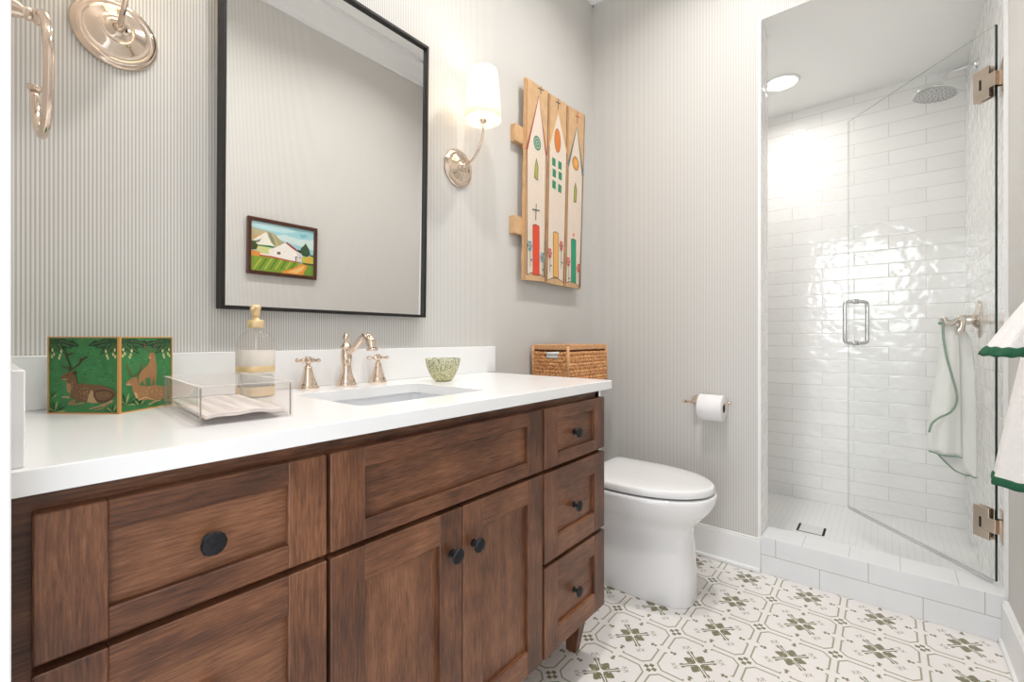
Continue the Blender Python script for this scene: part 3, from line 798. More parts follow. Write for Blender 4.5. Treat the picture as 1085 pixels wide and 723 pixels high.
b = BM()
def b3(s, t, z, o=0): return C0+u1*s+u2*t+Vector((0, 0, z))
th = 0.003
def pbox(b, s0, s1, t0, t1, z0, z1, mi=0):
    v = [b.verts.new(b3(s, t, z)) for z in (z0, z1) for (s, t) in ((s0, t0), (s1, t0), (s1, t1), (s0, t1))]
    for q in ((0, 1, 2, 3), (4, 5, 6, 7), (0, 1, 5, 4), (1, 2, 6, 5), (2, 3, 7, 6), (3, 0, 4, 7)):
        f = b.faces.new([v[i] for i in q]); f.material_index = mi
GRN = P('printed_green_paper', (52, 122, 66), 0.5, noise=0.35, nscale=70)
pbox(b, 0, BW1, 0, BW2, 0, BH-0.0005)
obj('box_body', b, GRN, dbx)
b = BM()
ew = 0.0022; k = 0.0012
pbox(b, -k, 0.0028, -k, 0.0028, 0, BH)           # front corner band
pbox(b, BW1-0.0012, BW1+k*0.6, -k, 0.0015, 0, BH); pbox(b, -k, 0.0015, BW2-0.0012, BW2+k*0.6, 0, BH)
pbox(b, 0, BW1, -k*0.8, 0.0015, 0, 0.0022); pbox(b, 0, BW1, -k*0.8, 0.0015, BH-0.0020, BH)
pbox(b, -k*0.8, 0.0015, 0, BW2, 0, 0.0022); pbox(b, -k*0.8, 0.0015, 0, BW2, BH-0.0020, BH)
o = obj('edge_binding', b, M['orange'], dbx); o['label'] = 'orange edge binding'
def sc(pts, ox, oy, w_, h_): return [((x-ox)/w_, 1-(y-oy)/h_) for x, y in pts]
D1, D2, D3, D4, D5 = (112, 80, 50), (74, 48, 32), (156, 124, 84), (176, 146, 104), (34, 70, 42)
L1 = []
def lf(c, pts): L1.append((c, sc(pts, 85, 55, 563, 615)))
rnd = random.Random(3)
for (x, y) in ((240, 120), (420, 160), (480, 260), (390, 250), (440, 330), (560, 330), (360, 330), (520, 380), (130, 330), (150, 420), (120, 480), (600, 420), (250, 90), (330, 150), (540, 150)):
    for i in range(6):
        a, c_ = x+rnd.uniform(-28, 28), y+rnd.uniform(-28, 28)
        L1.append(((38, 96, 50) if i % 2 else (78, 150, 88), sc(disc(a, c_, rnd.uniform(3, 8), rnd.uniform(3, 8), 7, rnd.random()), 85, 55, 563, 615)))
def swag(out, cx, cy, sg, fx):
    for i in range(13):
        t = i/12; a = PI/2-sg*0+(-1 if sg > 0 else 1)*(t*1.35-0.05)
        l = (150, 95, 175, 110, 130)[i % 5]*(0.75+0.45*t)
        ox, oy = cx+sg*(4+t*40), cy+4
        w_ = 0.17
        c = ((20, 52, 30), (28, 70, 38), (36, 84, 44))[i % 3]
        P_ = lambda k, da: (ox+l*k*math.cos(a+da), oy+l*k*math.sin(a+da))
        out.append((c, fx([(ox, oy), P_(0.35, -w_*1.6), P_(0.55, -w_*0.6), P_(0.7, -w_*1.1), P_(1.0, 0), P_(0.7, w_*1.1), P_(0.55, w_*0.6), P_(0.35, w_*1.6)])))
        out.append(((96, 142, 72), fx(stroke([P_(0.2, 0), P_(0.85, 0)], 4))))
    for i, (dx, dy) in enumerate(((30, 95), (42, 130), (26, 148), (100, 105), (92, 140), (84, 160))):
        out.append(((212, 206, 150), fx(disc(cx+sg*dx, cy+dy, 8, 15, 8, i))))
        out.append(((150, 150, 84), fx(disc(cx+sg*dx+4, cy+dy-8, 5, 8, 7, i))))
fx1 = lambda p: sc(p, 85, 55, 563, 615)
swag(L1, 90, 60, 1, fx1); swag(L1, 645, 60, -1, fx1)
def leaves(out, cx, cy, n, fx, r=70):
    for i in range(n):
        a = -PI/2+(i-(n-1)/2)*0.42
        out.append((((28, 66, 40), (150, 168, 96), (46, 92, 52))[i % 3], fx([(cx, cy), (cx+r*math.cos(a-.12)*.6, cy+r*math.sin(a-.12)*.6), (cx+r*math.cos(a), cy+r*math.sin(a)), (cx+r*math.cos(a+.14)*.6, cy+r*math.sin(a+.14)*.6)])))
leaves(L1, 140, 665, 8, fx1, 100); leaves(L1, 600, 668, 7, fx1, 70); leaves(L1, 110, 560, 5, fx1, 70)
def stag(out, fx, k=1.0):
    def F(c, pts): out.append((c, fx(pts)))
    # antlers
    F(D2, stroke([(250, 330), (262, 290), (250, 255), (236, 228), (232, 185)], [16, 12, 11, 12, 20]))
    F(D2, stroke([(232, 205), (275, 180), (300, 185)], [16, 12, 5])); F(D2, stroke([(258, 300), (220, 302), (180, 278)], [9, 9, 4]))
    F(D2, stroke([(262, 315), (300, 300), (340, 262), (350, 225)], [10, 10, 12, 22])); F(D2, stroke([(345, 240), (385, 215), (400, 205)], [16, 12, 3])); F(D2, stroke([(300, 300), (320, 270)], [8, 3]))
    # neck and head
    F(D1, [(236, 345), (265, 325), (300, 345), (315, 400), (325, 440), (350, 470), (300, 520), (255, 515), (232, 470), (226, 430), (238, 395)])
    F(D1, [(185, 385), (205, 360), (240, 340), (275, 345), (290, 365), (280, 395), (240, 392), (215, 398), (192, 398)])
    F(D3, [(192, 392), (215, 388), (240, 392), (245, 400), (215, 404), (195, 401)]); F(D2, disc(190, 385, 6, 5)); F(D2, disc(240, 362, 6, 5)); F(D2, [(275, 345), (310, 325), (318, 340), (290, 362)])
    F(D3, [(236, 420), (262, 440), (268, 490), (262, 515), (240, 500), (230, 460)])
    # body
    F(D1, [(300, 440), (350, 428), (430, 440), (500, 442), (560, 458), (605, 485), (625, 515), (610, 550), (570, 575), (520, 590), (440, 588), (370, 580), (300, 570), (262, 540), (270, 480)])
    F(D4, [(430, 480), (446, 500), (452, 545), (480, 590), (430, 590), (395, 582), (410, 530)])
    F(D2, [(448, 500), (480, 482), (540, 480), (590, 495), (615, 520), (600, 552), (550, 580), (500, 588), (465, 568), (448, 535)])
    F(D1, [(462, 505), (500, 492), (560, 492), (600, 518), (585, 548), (530, 570), (485, 565), (462, 540)])
    # legs
    F(D3, stroke([(300, 565), (255, 590), (245, 602), (300, 600), (370, 590)], [14, 16, 12, 12, 14])); F(D4, stroke([(255, 545), (205, 540), (198, 550)], [18, 14, 8]))
    F(D4, stroke([(600, 570), (545, 600), (480, 620), (415, 640)], [18, 18, 10, 8])); F(D3, stroke([(560, 595), (520, 630), (455, 650)], [14, 10, 8]))
    for i in range(26):
        F(D4, disc(rnd.uniform(300, 430), rnd.uniform(455, 560), 4, 3, 6))
        F(D4, disc(rnd.uniform(235, 285), rnd.uniform(420, 505), 4, 3, 6))
        F((134, 102, 66), disc(rnd.uniform(470, 590), rnd.uniform(505, 550), 4, 3, 6))
stag(L1, fx1)
def face1(s, t, h): return b3(BW1*(1-s), -h, 0.0022+t*(BH-0.0042))
decals('deer_print', dbx, face1, [(c, [(min(max(s, .015), .985), min(max(t, .005), .995)) for s, t in p]) for c, p in L1], 0.000004, 0.0002)
L2 = []
def fx2(p):
    out = []
    for x, y in p:
        s = (x-78)/407; out.append((s, 1-(y-60)/(645-s*75)))
    return out
for (x, y) in ((220, 130), (240, 260), (150, 260), (380, 260), (420, 300), (430, 380), (400, 150)):
    for i in range(6): L2.append(((38, 96, 50) if i % 2 else (78, 150, 88), fx2(disc(x+rnd.uniform(-28, 28), y+rnd.uniform(-28, 28), rnd.uniform(3, 8), rnd.uniform(3, 8), 7))))
swag(L2, 78, 66, 0.85, fx2); swag(L2, 484, 66, -0.8, fx2)
leaves(L2, 120, 640, 8, fx2, 110); leaves(L2, 220, 650, 6, fx2, 70); leaves(L2, 450, 620, 6, fx2, 70)
def G(c, p): L2.append((c, fx2(p)))
B1, B2, B3 = (158, 116, 74), (112, 78, 48), (196, 164, 118)
G(B2, stroke([(300, 185), (272, 150), (255, 105)], [9, 8, 10])); G(B2, stroke([(270, 150), (262, 160), (250, 135)], [8, 6, 3])); G(B2, stroke([(318, 185), (338, 150), (340, 105)], [8, 7, 5]))
G(B1, [(300, 190), (335, 195), (345, 240), (352, 300), (355, 350), (345, 470), (335, 470), (330, 390), (318, 470), (306, 470), (300, 400), (262, 420), (270, 470), (258, 470), (240, 430), (218, 470), (210, 440), (212, 390), (240, 340), (280, 300), (300, 260)])
G(B1, [(288, 215), (300, 188), (330, 190), (330, 220), (305, 245), (290, 240)]); G(B3, [(290, 225), (305, 222), (306, 243), (291, 240)]); G(B2, disc(318, 212, 5, 6))
G(B2, stroke([(165, 395), (150, 350), (125, 300), (140, 280)], [9, 8, 7, 4])); G(B2, stroke([(185, 400), (215, 360), (240, 290)], [8, 8, 12]))
G(B1, [(118, 462), (130, 435), (165, 405), (200, 400), (205, 440), (215, 470), (260, 478), (340, 470), (400, 480), (420, 520), (410, 590), (330, 600), (230, 600), (190, 575), (168, 520), (160, 470), (130, 468)])
G(B2, disc(162, 425, 5, 5)); G(B3, [(118, 462), (150, 455), (158, 470), (130, 470)]); G(B3, [(178, 530), (200, 540), (212, 590), (190, 580)])
G(B3, stroke([(210, 600), (270, 575), (330, 600)], [12, 12, 8])); G(B3, stroke([(290, 640), (340, 610), (390, 600)], [10, 12, 8]))
for i in range(24): G(B3, disc(rnd.uniform(220, 400), rnd.uniform(490, 560), 4, 4, 6))
def face2(s, t, h): return b3(-h, BW2*s, 0.0022+t*(BH-0.0042))
decals('deer_print', dbx, face2, [(c, [(min(max(s, .02), .985), min(max(t, .005), .995)) for s, t in p]) for c, p in L2], 0.000004, 0.0002)

# ================================================================== CLEAR TRAY WITH NAPKINS
tF, tR, tL = Vector((0.2185, 0.783, 0)), Vector((0.3540, 0.7727, 0)), Vector((0.2375, 1.062, 0))
ex = (tR-tF); lx = ex.length; ex.normalize(); ey = Vector((-ex.y, ex.x, 0)); ly = (tL-tF).length
def tp_(s, t, z): return (tF+ex*s+ey*t+Vector((0, 0, CZ+z)))
tray = thing('acrylic_tray', 'clear acrylic guest towel tray on the counter in front of the soap bottle', 'tray', tuple(tp_(lx/2, ly/2, 0)))
def tbox(b, s0, s1, t0, t1, z0, z1, mi=0, cap=None):
    v = [b.verts.new(tp_(s, t, z)) for z in (z0, z1) for (s, t) in ((s0, t0), (s1, t0), (s1, t1), (s0, t1))]
    for n_, q in enumerate(((0, 1, 2, 3), (4, 5, 6, 7), (0, 1, 5, 4), (1, 2, 6, 5), (2, 3, 7, 6), (3, 0, 4, 7))):
        f = b.faces.new([v[i] for i in q]); f.material_index = cap if (cap is not None and n_ == 1) else mi
w_ = 0.007; th = 0.060
for s0, s1, t0, t1 in ((0, lx, 0, w_), (0, lx, ly-w_, ly), (0, w_, w_, ly-w_), (lx-w_, lx, w_, ly-w_)):
    b = BM(); tbox(b, s0, s1, t0, t1, 0.0, th, 0, 1); obj('tray_wall', b, [M['acrylic'], M['acrylicedge']], tray)
b = BM(); tbox(b, w_, lx-w_, w_, ly-w_, 0.002, 0.007); obj('tray_floor', b, M['acrylic'], tray)
for s0, t0 in ((0.0005, 0.0005), (lx-w_-.0005, 0.0005), (lx-w_-.0005, ly-w_-.0005), (0.0005, ly-w_-.0005)):
    b = BM(); tbox(b, s0+w_*0.35, s0+w_*0.62, t0+w_*.35, t0+w_*.62, 0.003, th-0.003); obj('glued_seam', b, M['seam'], tray)
b = BM()
nn = 14; rings = []
for i in range(nn+1):
    s = 0.012+(lx-0.024)*i/nn
    zz = 0.0090+0.0012*math.sin(i*0.9)
    rings.append([tp_(s, 0.010, zz+0.003*math.sin(PI*i/nn)), tp_(s, ly-0.012, zz+0.002), tp_(s, ly-0.012, zz+0.006), tp_(s, 0.010, zz+0.005+0.003*math.sin(PI*i/nn))])
loft(b, rings, smooth=False)
nap = obj('paper_napkin', b, M['napkin'], None, origin=tp_(lx/2, ly/2, 0.0075)); tag(nap, 'folded pale paper guest napkins lying inside the clear tray', 'napkin')
b = BM()
for i in range(26):
    t = 0.020+i*0.0098
    for s0 in (0.020, 0.045, 0.070, 0.093): tbox(b, s0, s0+0.017+0.006*math.sin(i*3+s0*90), t, t+0.0010, 0.0170, 0.0173)
obj('printed_lines', b, flat((186, 176, 170)), nap)

# ================================================================== SOAP DISPENSER
sx, sy = 0.4215, 1.108
sd = thing('soap_dispenser', 'clear ribbed glass soap dispenser with gold pump and cream label', 'soap dispenser', (sx, sy, CZ))
b = BM()
lathe(b, [(0.0, 0.0), (0.034, 0.0), (0.0375, 0.003), (0.0385, 0.008), (0.0385, 0.118), (0.0365, 0.130), (0.030, 0.140), (0.020, 0.147), (0.0145, 0.151), (0.0125, 0.157), (0.0125, 0.163)], (sx, sy, CZ), n=96, ripple=(24, 0.010), cap1=False)
obj('glass_bottle', b, M['bottle'], sd)
b = BM(); lathe(b, [(0.0, 0.004), (0.0350, 0.004), (0.0355, 0.085), (0.0, 0.085)], (sx, sy, CZ), n=40)
obj('liquid_soap', b, glassy('pale_liquid_soap', (0.97, 0.97, 0.95), extra=0.35, col=(240, 238, 232)), sd)
b = BM(); lathe(b, [(0.0393, 0.052), (0.0396, 0.053), (0.0396, 0.105), (0.0393, 0.106)], (sx, sy, CZ), n=64, cap0=False, cap1=False); lab = obj('label', b, glassy('cream_paper_label', extra=0.8, col=(238, 230, 220)), sd)
b = BM()
for z0, z1 in ((0.057, 0.070), (0.003, 0.024)): lathe(b, [(0.0398, z0), (0.0400, z0+.0005), (0.0400, z1-.0005), (0.0398, z1)], (sx, sy, CZ), n=64, cap0=False, cap1=False)
obj('gold_band', b, M['goldband'], sd)
b = BM(); lathe(b, [(0.0165, 0.156), (0.0175, 0.157), (0.0175, 0.172), (0.016, 0.174), (0.0085, 0.175), (0.0070, 0.178), (0.0070, 0.184)], (sx, sy, CZ), n=32)
obj('collar', b, M['goldband'], sd)
b = BM(); lathe(b, [(0.0075, 0.183), (0.0095, 0.186), (0.0095, 0.196), (0.0110, 0.198), (0.0112, 0.204), (0.0085, 0.208), (0.0, 0.209)], (sx, sy, CZ), n=24)
tube(b, [(sx, sy, CZ+0.201), (sx-0.012, sy-0.018, CZ+0.2005), (sx-0.017, sy-0.026, CZ+0.196)], [0.0045, 0.004, 0.0035], n=12)
obj('pump', b, M['goldband'], sd)
b = BM(); lathe(b, [(0.002, 0.010), (0.002, 0.160)], (sx, sy, CZ), n=10); obj('dip_tube', b, M['label'], sd)

# ================================================================== SPECKLED BOWL
bx, by = 0.938, 1.052
b = BM()
lathe(b, [(0.0, 0.0), (0.022, 0.0), (0.030, 0.006), (0.038, 0.018), (0.046, 0.036), (0.0515, 0.054), (0.0545, 0.070), (0.0530, 0.0705), (0.0500, 0.056), (0.0445, 0.038), (0.036, 0.020), (0.027, 0.0085), (0.0, 0.005)], (bx, by, CZ), n=48, cap0=False, cap1=False)
o = obj('glass_bowl', b, M['speckle'], None, origin=(bx, by, CZ)); tag(o, 'small speckled green and cream glass bowl on the counter right of the tap handles', 'bowl')

# ================================================================== TOWEL RING (left wall)
ty, tz, rx = 0.930, 1.457, 0.0670
tr = thing('towel_ring', 'polished nickel open towel ring on the left wall at the photo top left', 'towel ring', (XL, ty, tz))
b = BM()
lathe(b, [(0.027, 0.0), (0.028, 0.003), (0.025, 0.006), (0.020, 0.010), (0.0165, 0.018), (0.0125, 0.028), (0.0095, 0.036), (0.0075, 0.040), (0.0095, 0.042), (0.0095, 0.045), (0.0065, 0.048), (0.0070, 0.051), (0.0090, 0.054), (0.0095, 0.060), (0.006, 0.064)], (XL, ty, tz), (1, 0, 0), n=28)
obj('wall_post', b, M['nickel'], tr)
b = BM(); R_ = 0.083; pts = []
for i in range(36):
    a = math.radians(90+ i*270/35)      # from the top, round the camera side, up the far side
    pts.append((rx+0.004*math.sin(i*0.09), ty+R_*math.cos(a)*0.82, tz-R_+R_*math.sin(a)+0.002))
tube(b, pts, 0.0058, n=14)
lathe(b, [(0.0058, 0.0), (0.0085, 0.003), (0.0095, 0.007), (0.0, 0.008)], pts[-1], (0, 0.1, 1), n=16)
ball(b, (rx, ty, tz), 0.0115)
obj('ring', b, M['nickel'], tr)

# ================================================================== TOILET
tcx = 1.757
toi = thing('toilet', 'white one-piece skirted toilet with closed lid between the vanity and back wall', 'toilet', (tcx, 0.85, 0.0))
def sect(z, yf, yb, hw, n, yc, N=56, dx=0):
    pts = []
    for i in range(N):
        t = 2*PI*i/N; c_, s_ = math.cos(t), math.sin(t)
        x = hw*math.copysign(abs(c_)**(2/n), c_); r = (yb-yc) if s_ > 0 else (yc-yf)
        pts.append((tcx+dx+x, yc+r*math.copysign(abs(s_)**(2/n), s_), z))
    return pts
b = BM()
loft(b, [sect(0.0, .553, 1.15, .110, 3.2, .80), sect(0.004, .551, 1.15, .112, 3.2, .80), sect(0.10, .556, 1.15, .109, 3.1, .80), sect(0.20, .562, 1.15, .105, 3.0, .80), sect(0.250, .565, 1.15, .104, 3.0, .80),
         sect(0.275, .562, 1.15, .109, 2.9, .80), sect(0.298, .549, 1.15, .124, 2.8, .80), sect(0.320, .529, 1.15, .146, 2.6, .79), sect(0.342, .509, 1.15, .166, 2.45, .79), sect(0.362, .494, 1.15, .181, 2.35, .79), sect(0.380, .486, 1.15, .189, 2.3, .79), sect(0.398, .482, 1.15, .192, 2.25, .79), sect(0.410, .483, 1.15, .192, 2.25, .79), sect(0.414, .487, 1.15, .189, 2.25, .79)])
obj('bowl', b, M['ceramic'], toi)
def lidsect(z, e_, N=72):
    pts = []
    yc, yb = 0.78, 0.970
    for i in range(N):
        t = 2*PI*i/N; c_, s_ = math.cos(t), math.sin(t)
        if s_ <= 0: pts.append((tcx+(0.190-e_)*c_, yc+(yc-0.487-e_)*s_, z))
        else:
            n = 16; pts.append((tcx+(0.190-e_)*math.copysign(abs(c_)**(2/n), c_)*(1-0.04*abs(s_)**3), yc+(yb-yc-e_)*abs(s_)**(2/n), z))
    return pts
b = BM(); loft(b, [lidsect(0.4145, 0.014), lidsect(0.4205, 0.014)]); obj('seat', b, P('seat_gap_shade', (120, 120, 122), 0.5), toi)  # seat coloured grey to stand for the shade in the gap under the lid
b = BM(); loft(b, [lidsect(0.4205, 0.005), lidsect(0.4215, 0.002), lidsect(0.4245, 0.0), lidsect(0.442, 0.0005), lidsect(0.4465, 0.003), lidsect(0.4490, 0.008), lidsect(0.4502, 0.015), lidsect(0.4520, 0.05), lidsect(0.4526, 0.09)]); obj('lid', b, M['ceramic'], toi)
b = BM(); box(b, tcx-0.165, tcx+0.165, 1.035, YW-0.002, 0.3, 0.775, 0, 0.02, seg=4); obj('tank', b, M['ceramic'], toi)
b = BM(); box(b, tcx-0.172, tcx+0.172, 1.028, YW-0.001, 0.775, 0.800, 0, 0.008, seg=3); obj('tank_lid', b, M['ceramic'], toi)

# ================================================================== WICKER BASKET ON THE TANK
BX0, BX1, BY0, BY1, BZ0, BZ1 = 1.602, 1.940, 1.020, 1.205, 0.8025, 0.972
bk = thing('wicker_basket', 'rectangular woven seagrass basket with a cut-out handle on the toilet tank', 'basket', ((BX0+BX1)/2, (BY0+BY1)/2, BZ0))
b = BM(); t_ = 0.006; g = 0.006
HZ0, HZ1, HYa, HYb = 0.912, 0.945, 1.068, 1.142      # hand hole in the short side facing the doorway
box(b, BX0+g, BX1-g, BY0+g, BY1-g, BZ0, BZ0+t_)
box(b, BX0+g, BX1-g, BY0+g, BY0+g+t_, BZ0, BZ1-0.01); box(b, BX0+g, BX1-g, BY1-g-t_, BY1-g, BZ0, BZ1-0.01)
box(b, BX1-g-t_, BX1-g, BY0+g, BY1-g, BZ0, BZ1-0.01)
box(b, BX0+g, BX0+g+t_, BY0+g, HYa, BZ0, BZ1-0.01); box(b, BX0+g, BX0+g+t_, HYb, BY1-g, BZ0, BZ1-0.01)
box(b, BX0+g, BX0+g+t_, HYa, HYb, BZ0, HZ0); box(b, BX0+g, BX0+g+t_, HYa, HYb, HZ1, BZ1-0.01)
obj('weave_backing', b, M['wickerdark'], bk)
b = BM()
def strand(x, y, z, ax, tilt):
    L_ = 0.0150; r_ = 0.0068
    d = Vector((1, 0, 0)) if ax == 0 else Vector((0, 1, 0))
    d2 = (d*math.cos(tilt)+Vector((0, 0, 1))*math.sin(tilt))
    rot = d2.to_track_quat('X', 'Z').to_matrix().to_4x4()
    m4 = Matrix.Translation((x, y, z)) @ rot @ Matrix.Diagonal((L_, r_, r_, 1))
    gg = bmesh.ops.create_icosphere(b, subdivisions=2, radius=1, matrix=m4)
    for v in gg['verts']:
        for f in v.link_faces: f.smooth = True
row = 0; z = BZ0+0.0085
while z < BZ1-0.026:
    for wside in range(4):
        ax = 0 if wside < 2 else 1
        a0, a1 = ((BX0+0.008, BX1-0.008) if ax == 0 else (BY0+0.008, BY1-0.008))
        n = int((a1-a0)/0.0165)
        for i in range(n+1):
            a = a0+(a1-a0)*i/n
            if ax == 0: x, y = a, (BY0+0.004 if wside == 0 else BY1-0.004)
            else: x, y = (BX0+0.004 if wside == 2 else BX1-0.004), a
            if wside == 2 and HZ0-0.004 < z < HZ1+0.004 and HYa < a < HYb: continue
            strand(x+random.uniform(-.001, .001), y, z+random.uniform(-.001, .001), ax, 0.55*(1 if row % 2 else -1))
    z += 0.0152; row += 1
obj('weave', b, M['wicker'], bk)
b = BM()
for k, (x0, x1, y0, y1) in enumerate(((BX0, BX1, BY0, BY0+0.010), (BX0, BX1, BY1-0.010, BY1), (BX0, BX0+0.010, BY0, BY1), (BX1-0.010, BX1, BY0, BY1))):
    n = 26 if k < 2 else 15
    for i in range(n):
        if k < 2: box(b, x0+(x1-x0)*i/n, x0+(x1-x0)*(i+0.93)/n, y0, y1, BZ1-0.022+random.uniform(-.001, .001), BZ1+random.uniform(-.001, .0015), 0, 0.002)
        else: box(b, x0, x1, y0+(y1-y0)*i/n, y0+(y1-y0)*(i+0.93)/n, BZ1-0.022, BZ1+random.uniform(-.001, .0015), 0, 0.002)
for (x, y) in ((BX0+.002, BY0+.002), (BX1-.002, BY0+.002), (BX0+.002, BY1-.002)):
    tube(b, [(x, y, BZ0+0.004), (x, y, BZ1-0.005)], 0.0065, n=8)
obj('rim', b, P('seagrass_rim', (214, 164, 118), 0.6, noise=0.2, nscale=80), bk)
b = BM()
for i, dz in enumerate((0.0, 0.009, 0.018)):
    box(b, BX0+0.0135+0.002*i, BX0+0.16, BY0+0.03, BY1-0.02, HZ0-0.012+i*0.0125, HZ0-0.001+i*0.0125, 0, 0.003)
o = obj('folded_paper', b, M['paperroll'], None, origin=(BX0+0.08, 1.11, HZ0-0.016)); tag(o, 'white folded tissues seen through the basket hand hole', 'tissues')
o.location.z -= 0
# ================================================================== TOILET PAPER HOLDER
hx = XB-0.070; hz = 0.708
hd = thing('toilet_paper_holder', 'polished nickel toilet paper holder on the striped back wall', 'paper holder', (XB, 0.62, hz+0.01))
b = BM()
lathe(b, [(0.024, 0.0), (0.0245, 0.004), (0.019, 0.008), (0.013, 0.016), (0.009, 0.030), (0.0065, 0.045), (0.0065, 0.070)], (XB, 0.672, hz+0.004), (-1, 0, 0), n=28)
obj('wall_post', b, M['nickel'], hd)
b = BM()
tube(b, [(hx, 0.705, hz+0.003), (hx, 0.672, hz+0.003), (hx, 0.60, hz+0.003), (hx, 0.55, hz+0.003), (hx, 0.528, hz+0.006), (hx-0.001, 0.518, hz+0.012)], [0.0058, 0.0055, 0.005, 0.005, 0.0052, 0.006], n=14)
lathe(b, [(0.0065, 0.0), (0.0085, 0.003), (0.0085, 0.008), (0.005, 0.011)], (hx, 0.703, hz+0.003), (0, 1, 0), n=16)
ball(b, (hx-0.001, 0.516, hz+0.012), 0.0082)
obj('roller_bar', b, M['nickel'], hd)
b = BM()
ry_, rz_, rr_ = 0.5565, hz-0.014, 0.057
rings = []
lathe(b, [(0.0195, 0.0), (rr_-0.003, 0.0), (rr_, 0.003), (rr_, 0.098), (rr_-0.003, 0.101), (0.0195, 0.101), (0.0195, 0.0)], (hx, ry_-0.018, rz_), (0, 1, 0), n=48, cap0=False, cap1=False)
rt = thing('toilet_roll', 'white toilet paper roll hanging on the nickel holder', 'toilet paper', (hx, ry_+0.03, rz_))
obj('paper', b, M['paperroll'], rt)
b = BM(); lathe(b, [(0.0195, 0.0), (0.0195, 0.101), (0.0185, 0.101), (0.0185, 0.0), (0.0195, 0.0)], (hx, ry_-0.018, rz_), (0, 1, 0), n=32, cap0=False, cap1=False); obj('card_core', b, M['card'], rt)

# ================================================================== SHOWER: glass door, hinges, handle
P0 = Vector((2.232, -0.292, 0)); Pf = Vector((2.770, 0.1385, 0)); dd = (Pf-P0); DL = dd.length; dd.normalize(); nn_ = Vector((-dd.y, dd.x, 0))
DM = Matrix(((dd.x, nn_.x, 0, P0.x), (dd.y, nn_.y, 0, P0.y), (0, 0, 1, 0), (0, 0, 0, 1)))
gd = thing('glass_shower_door', 'frameless clear glass shower door standing open into the shower', 'shower door', tuple(P0+dd*DL/2+Vector((0, 0, 0.17))))
b = BM(); box(b, 0, DL, -0.0045, 0.0045, 0.172, 2.067, 0, M4=DM)
for f in b.faces:
    n = f.normal if f.normal.length else None
b.normal_update()
for f in b.faces: f.material_index = 0 if abs(f.normal.dot(nn_)) > 0.9 else (1 if abs(f.normal.z) < 0.5 and f.normal.dot(dd) < 0 else 2)
obj('glass_panel', b, [M['glass'], M['edgeglass'], glassy('pale_glass_edge', (0.90, 0.93, 0.92), extra=0.2, col=(190, 198, 194))], gd)
b = BM(); box(b, 0.012, DL-0.002, -0.005, 0.005, 0.160, 0.1735, 0, 0.001, M4=DM); obj('bottom_seal', b, glassy('clear_vinyl_seal', (0.93, 0.93, 0.93), extra=0.25, col=(200, 198, 195)), gd)
# hinges (brass-toned): clamp plates on the glass, knuckle and wall plate
for hz_ in (1.882, 0.360):
    b = BM()
    box(b, 0.012, 0.066, 0.0046, 0.0135, hz_-0.054, hz_+0.054, 0, 0.001, M4=DM); box(b, 0.012, 0.066, -0.0135, -0.0046, hz_-0.054, hz_+0.054, 0, 0.001, M4=DM)
    h = obj('hinge', b, M['champagne'], gd)
    b = BM(); box(b, -0.010, 0.036, -0.0150, 0.0150, hz_-0.024, hz_+0.024, 0, 0.001, M4=DM); obj('hinge_knuckle', b, M['champagne'], h)
    b = BM(); box(b, 0.037, 0.044, 0.0136, 0.0142, hz_-0.018, hz_+0.018, 0, M4=DM); box(b, 0.037, 0.044, -0.0142, -0.0136, hz_-0.018, hz_+0.018, 0, M4=DM); obj('hinge_slot', b, M['dark'], h)
    b = BM(); box(b, P0.x-0.036, P0.x+0.030, YR+0.0005, YR+0.0075, hz_-0.054, hz_+0.054, 0, 0.001); box(b, P0.x-0.008, P0.x+0.008, YR+0.0075, P0.y-0.002, hz_-0.024, hz_+0.024); obj('wall_plate', b, M['champagne'], h)
b = BM()
hs, zc = DL-0.050, 1.076
for sgn in (1, -1):
    pts = [(hs, sgn*0.006, zc+0.100), (hs, sgn*0.030, zc+0.100), (hs, sgn*0.047, zc+0.095), (hs, sgn*0.053, zc+0.080), (hs, sgn*0.053, zc), (hs, sgn*0.053, zc-0.080), (hs, sgn*0.047, zc-0.095), (hs, sgn*0.030, zc-0.100), (hs, sgn*0.006, zc-0.100)]
    tube(b, [DM @ Vector(p) for p in pts], 0.0085, n=14, smooth_k=4)
    for dz in (0.1, -0.1): lathe(b, [(0.012, 0.0), (0.012, 0.004), (0.009, 0.006), (0.0105, 0.008), (0.009, 0.012)], DM @ Vector((hs, sgn*0.0046, zc+dz)), nn_*sgn, n=20)
obj('pull_handle', b, M['chrome'], gd)

# shower head on the right wall
SHX = 2.79
sh = thing('rain_shower', 'chrome rain shower head on a curved arm in the shower', 'shower head', (SHX, YR, 2.19))
b = BM()
lathe(b, [(0.026, 0.0), (0.026, 0.003), (0.018, 0.010), (0.0115, 0.016)], (SHX, YR, 2.188), (0, 1, 0), n=28)
tube(b, [(SHX, YR+0.008, 2.188), (SHX, YR+0.045, 2.190), (SHX, YR+0.085, 2.180), (SHX, YR+0.110, 2.155), (SHX-0.002, YR+0.121, 2.134)], 0.0085, n=14, smooth_k=5)
obj('arm', b, M['chrome'], sh)
hc = Vector((SHX-0.005, -0.176, 2.118)); hax = Vector((-0.06, 0.14, -1)).normalized()
b = BM()
lathe(b, [(0.012, -0.022), (0.016, -0.018), (0.017, -0.008), (0.026, -0.004), (0.060, 0.004), (0.078, 0.011), (0.081, 0.016), (0.079, 0.021), (0.0, 0.022)], hc, hax, n=48)
obj('head_body', b, M['chrome'], sh)
b = BM(); lathe(b, [(0.0, 0.0222), (0.0735, 0.0222), (0.0725, 0.0240), (0.0, 0.0240)], hc, hax, n=48); fp = obj('spray_face', b, P('pale_spray_face', (205, 204, 203), 0.35), sh)
b = BM(); e1 = hax.orthogonal().normalized(); e2 = hax.cross(e1)
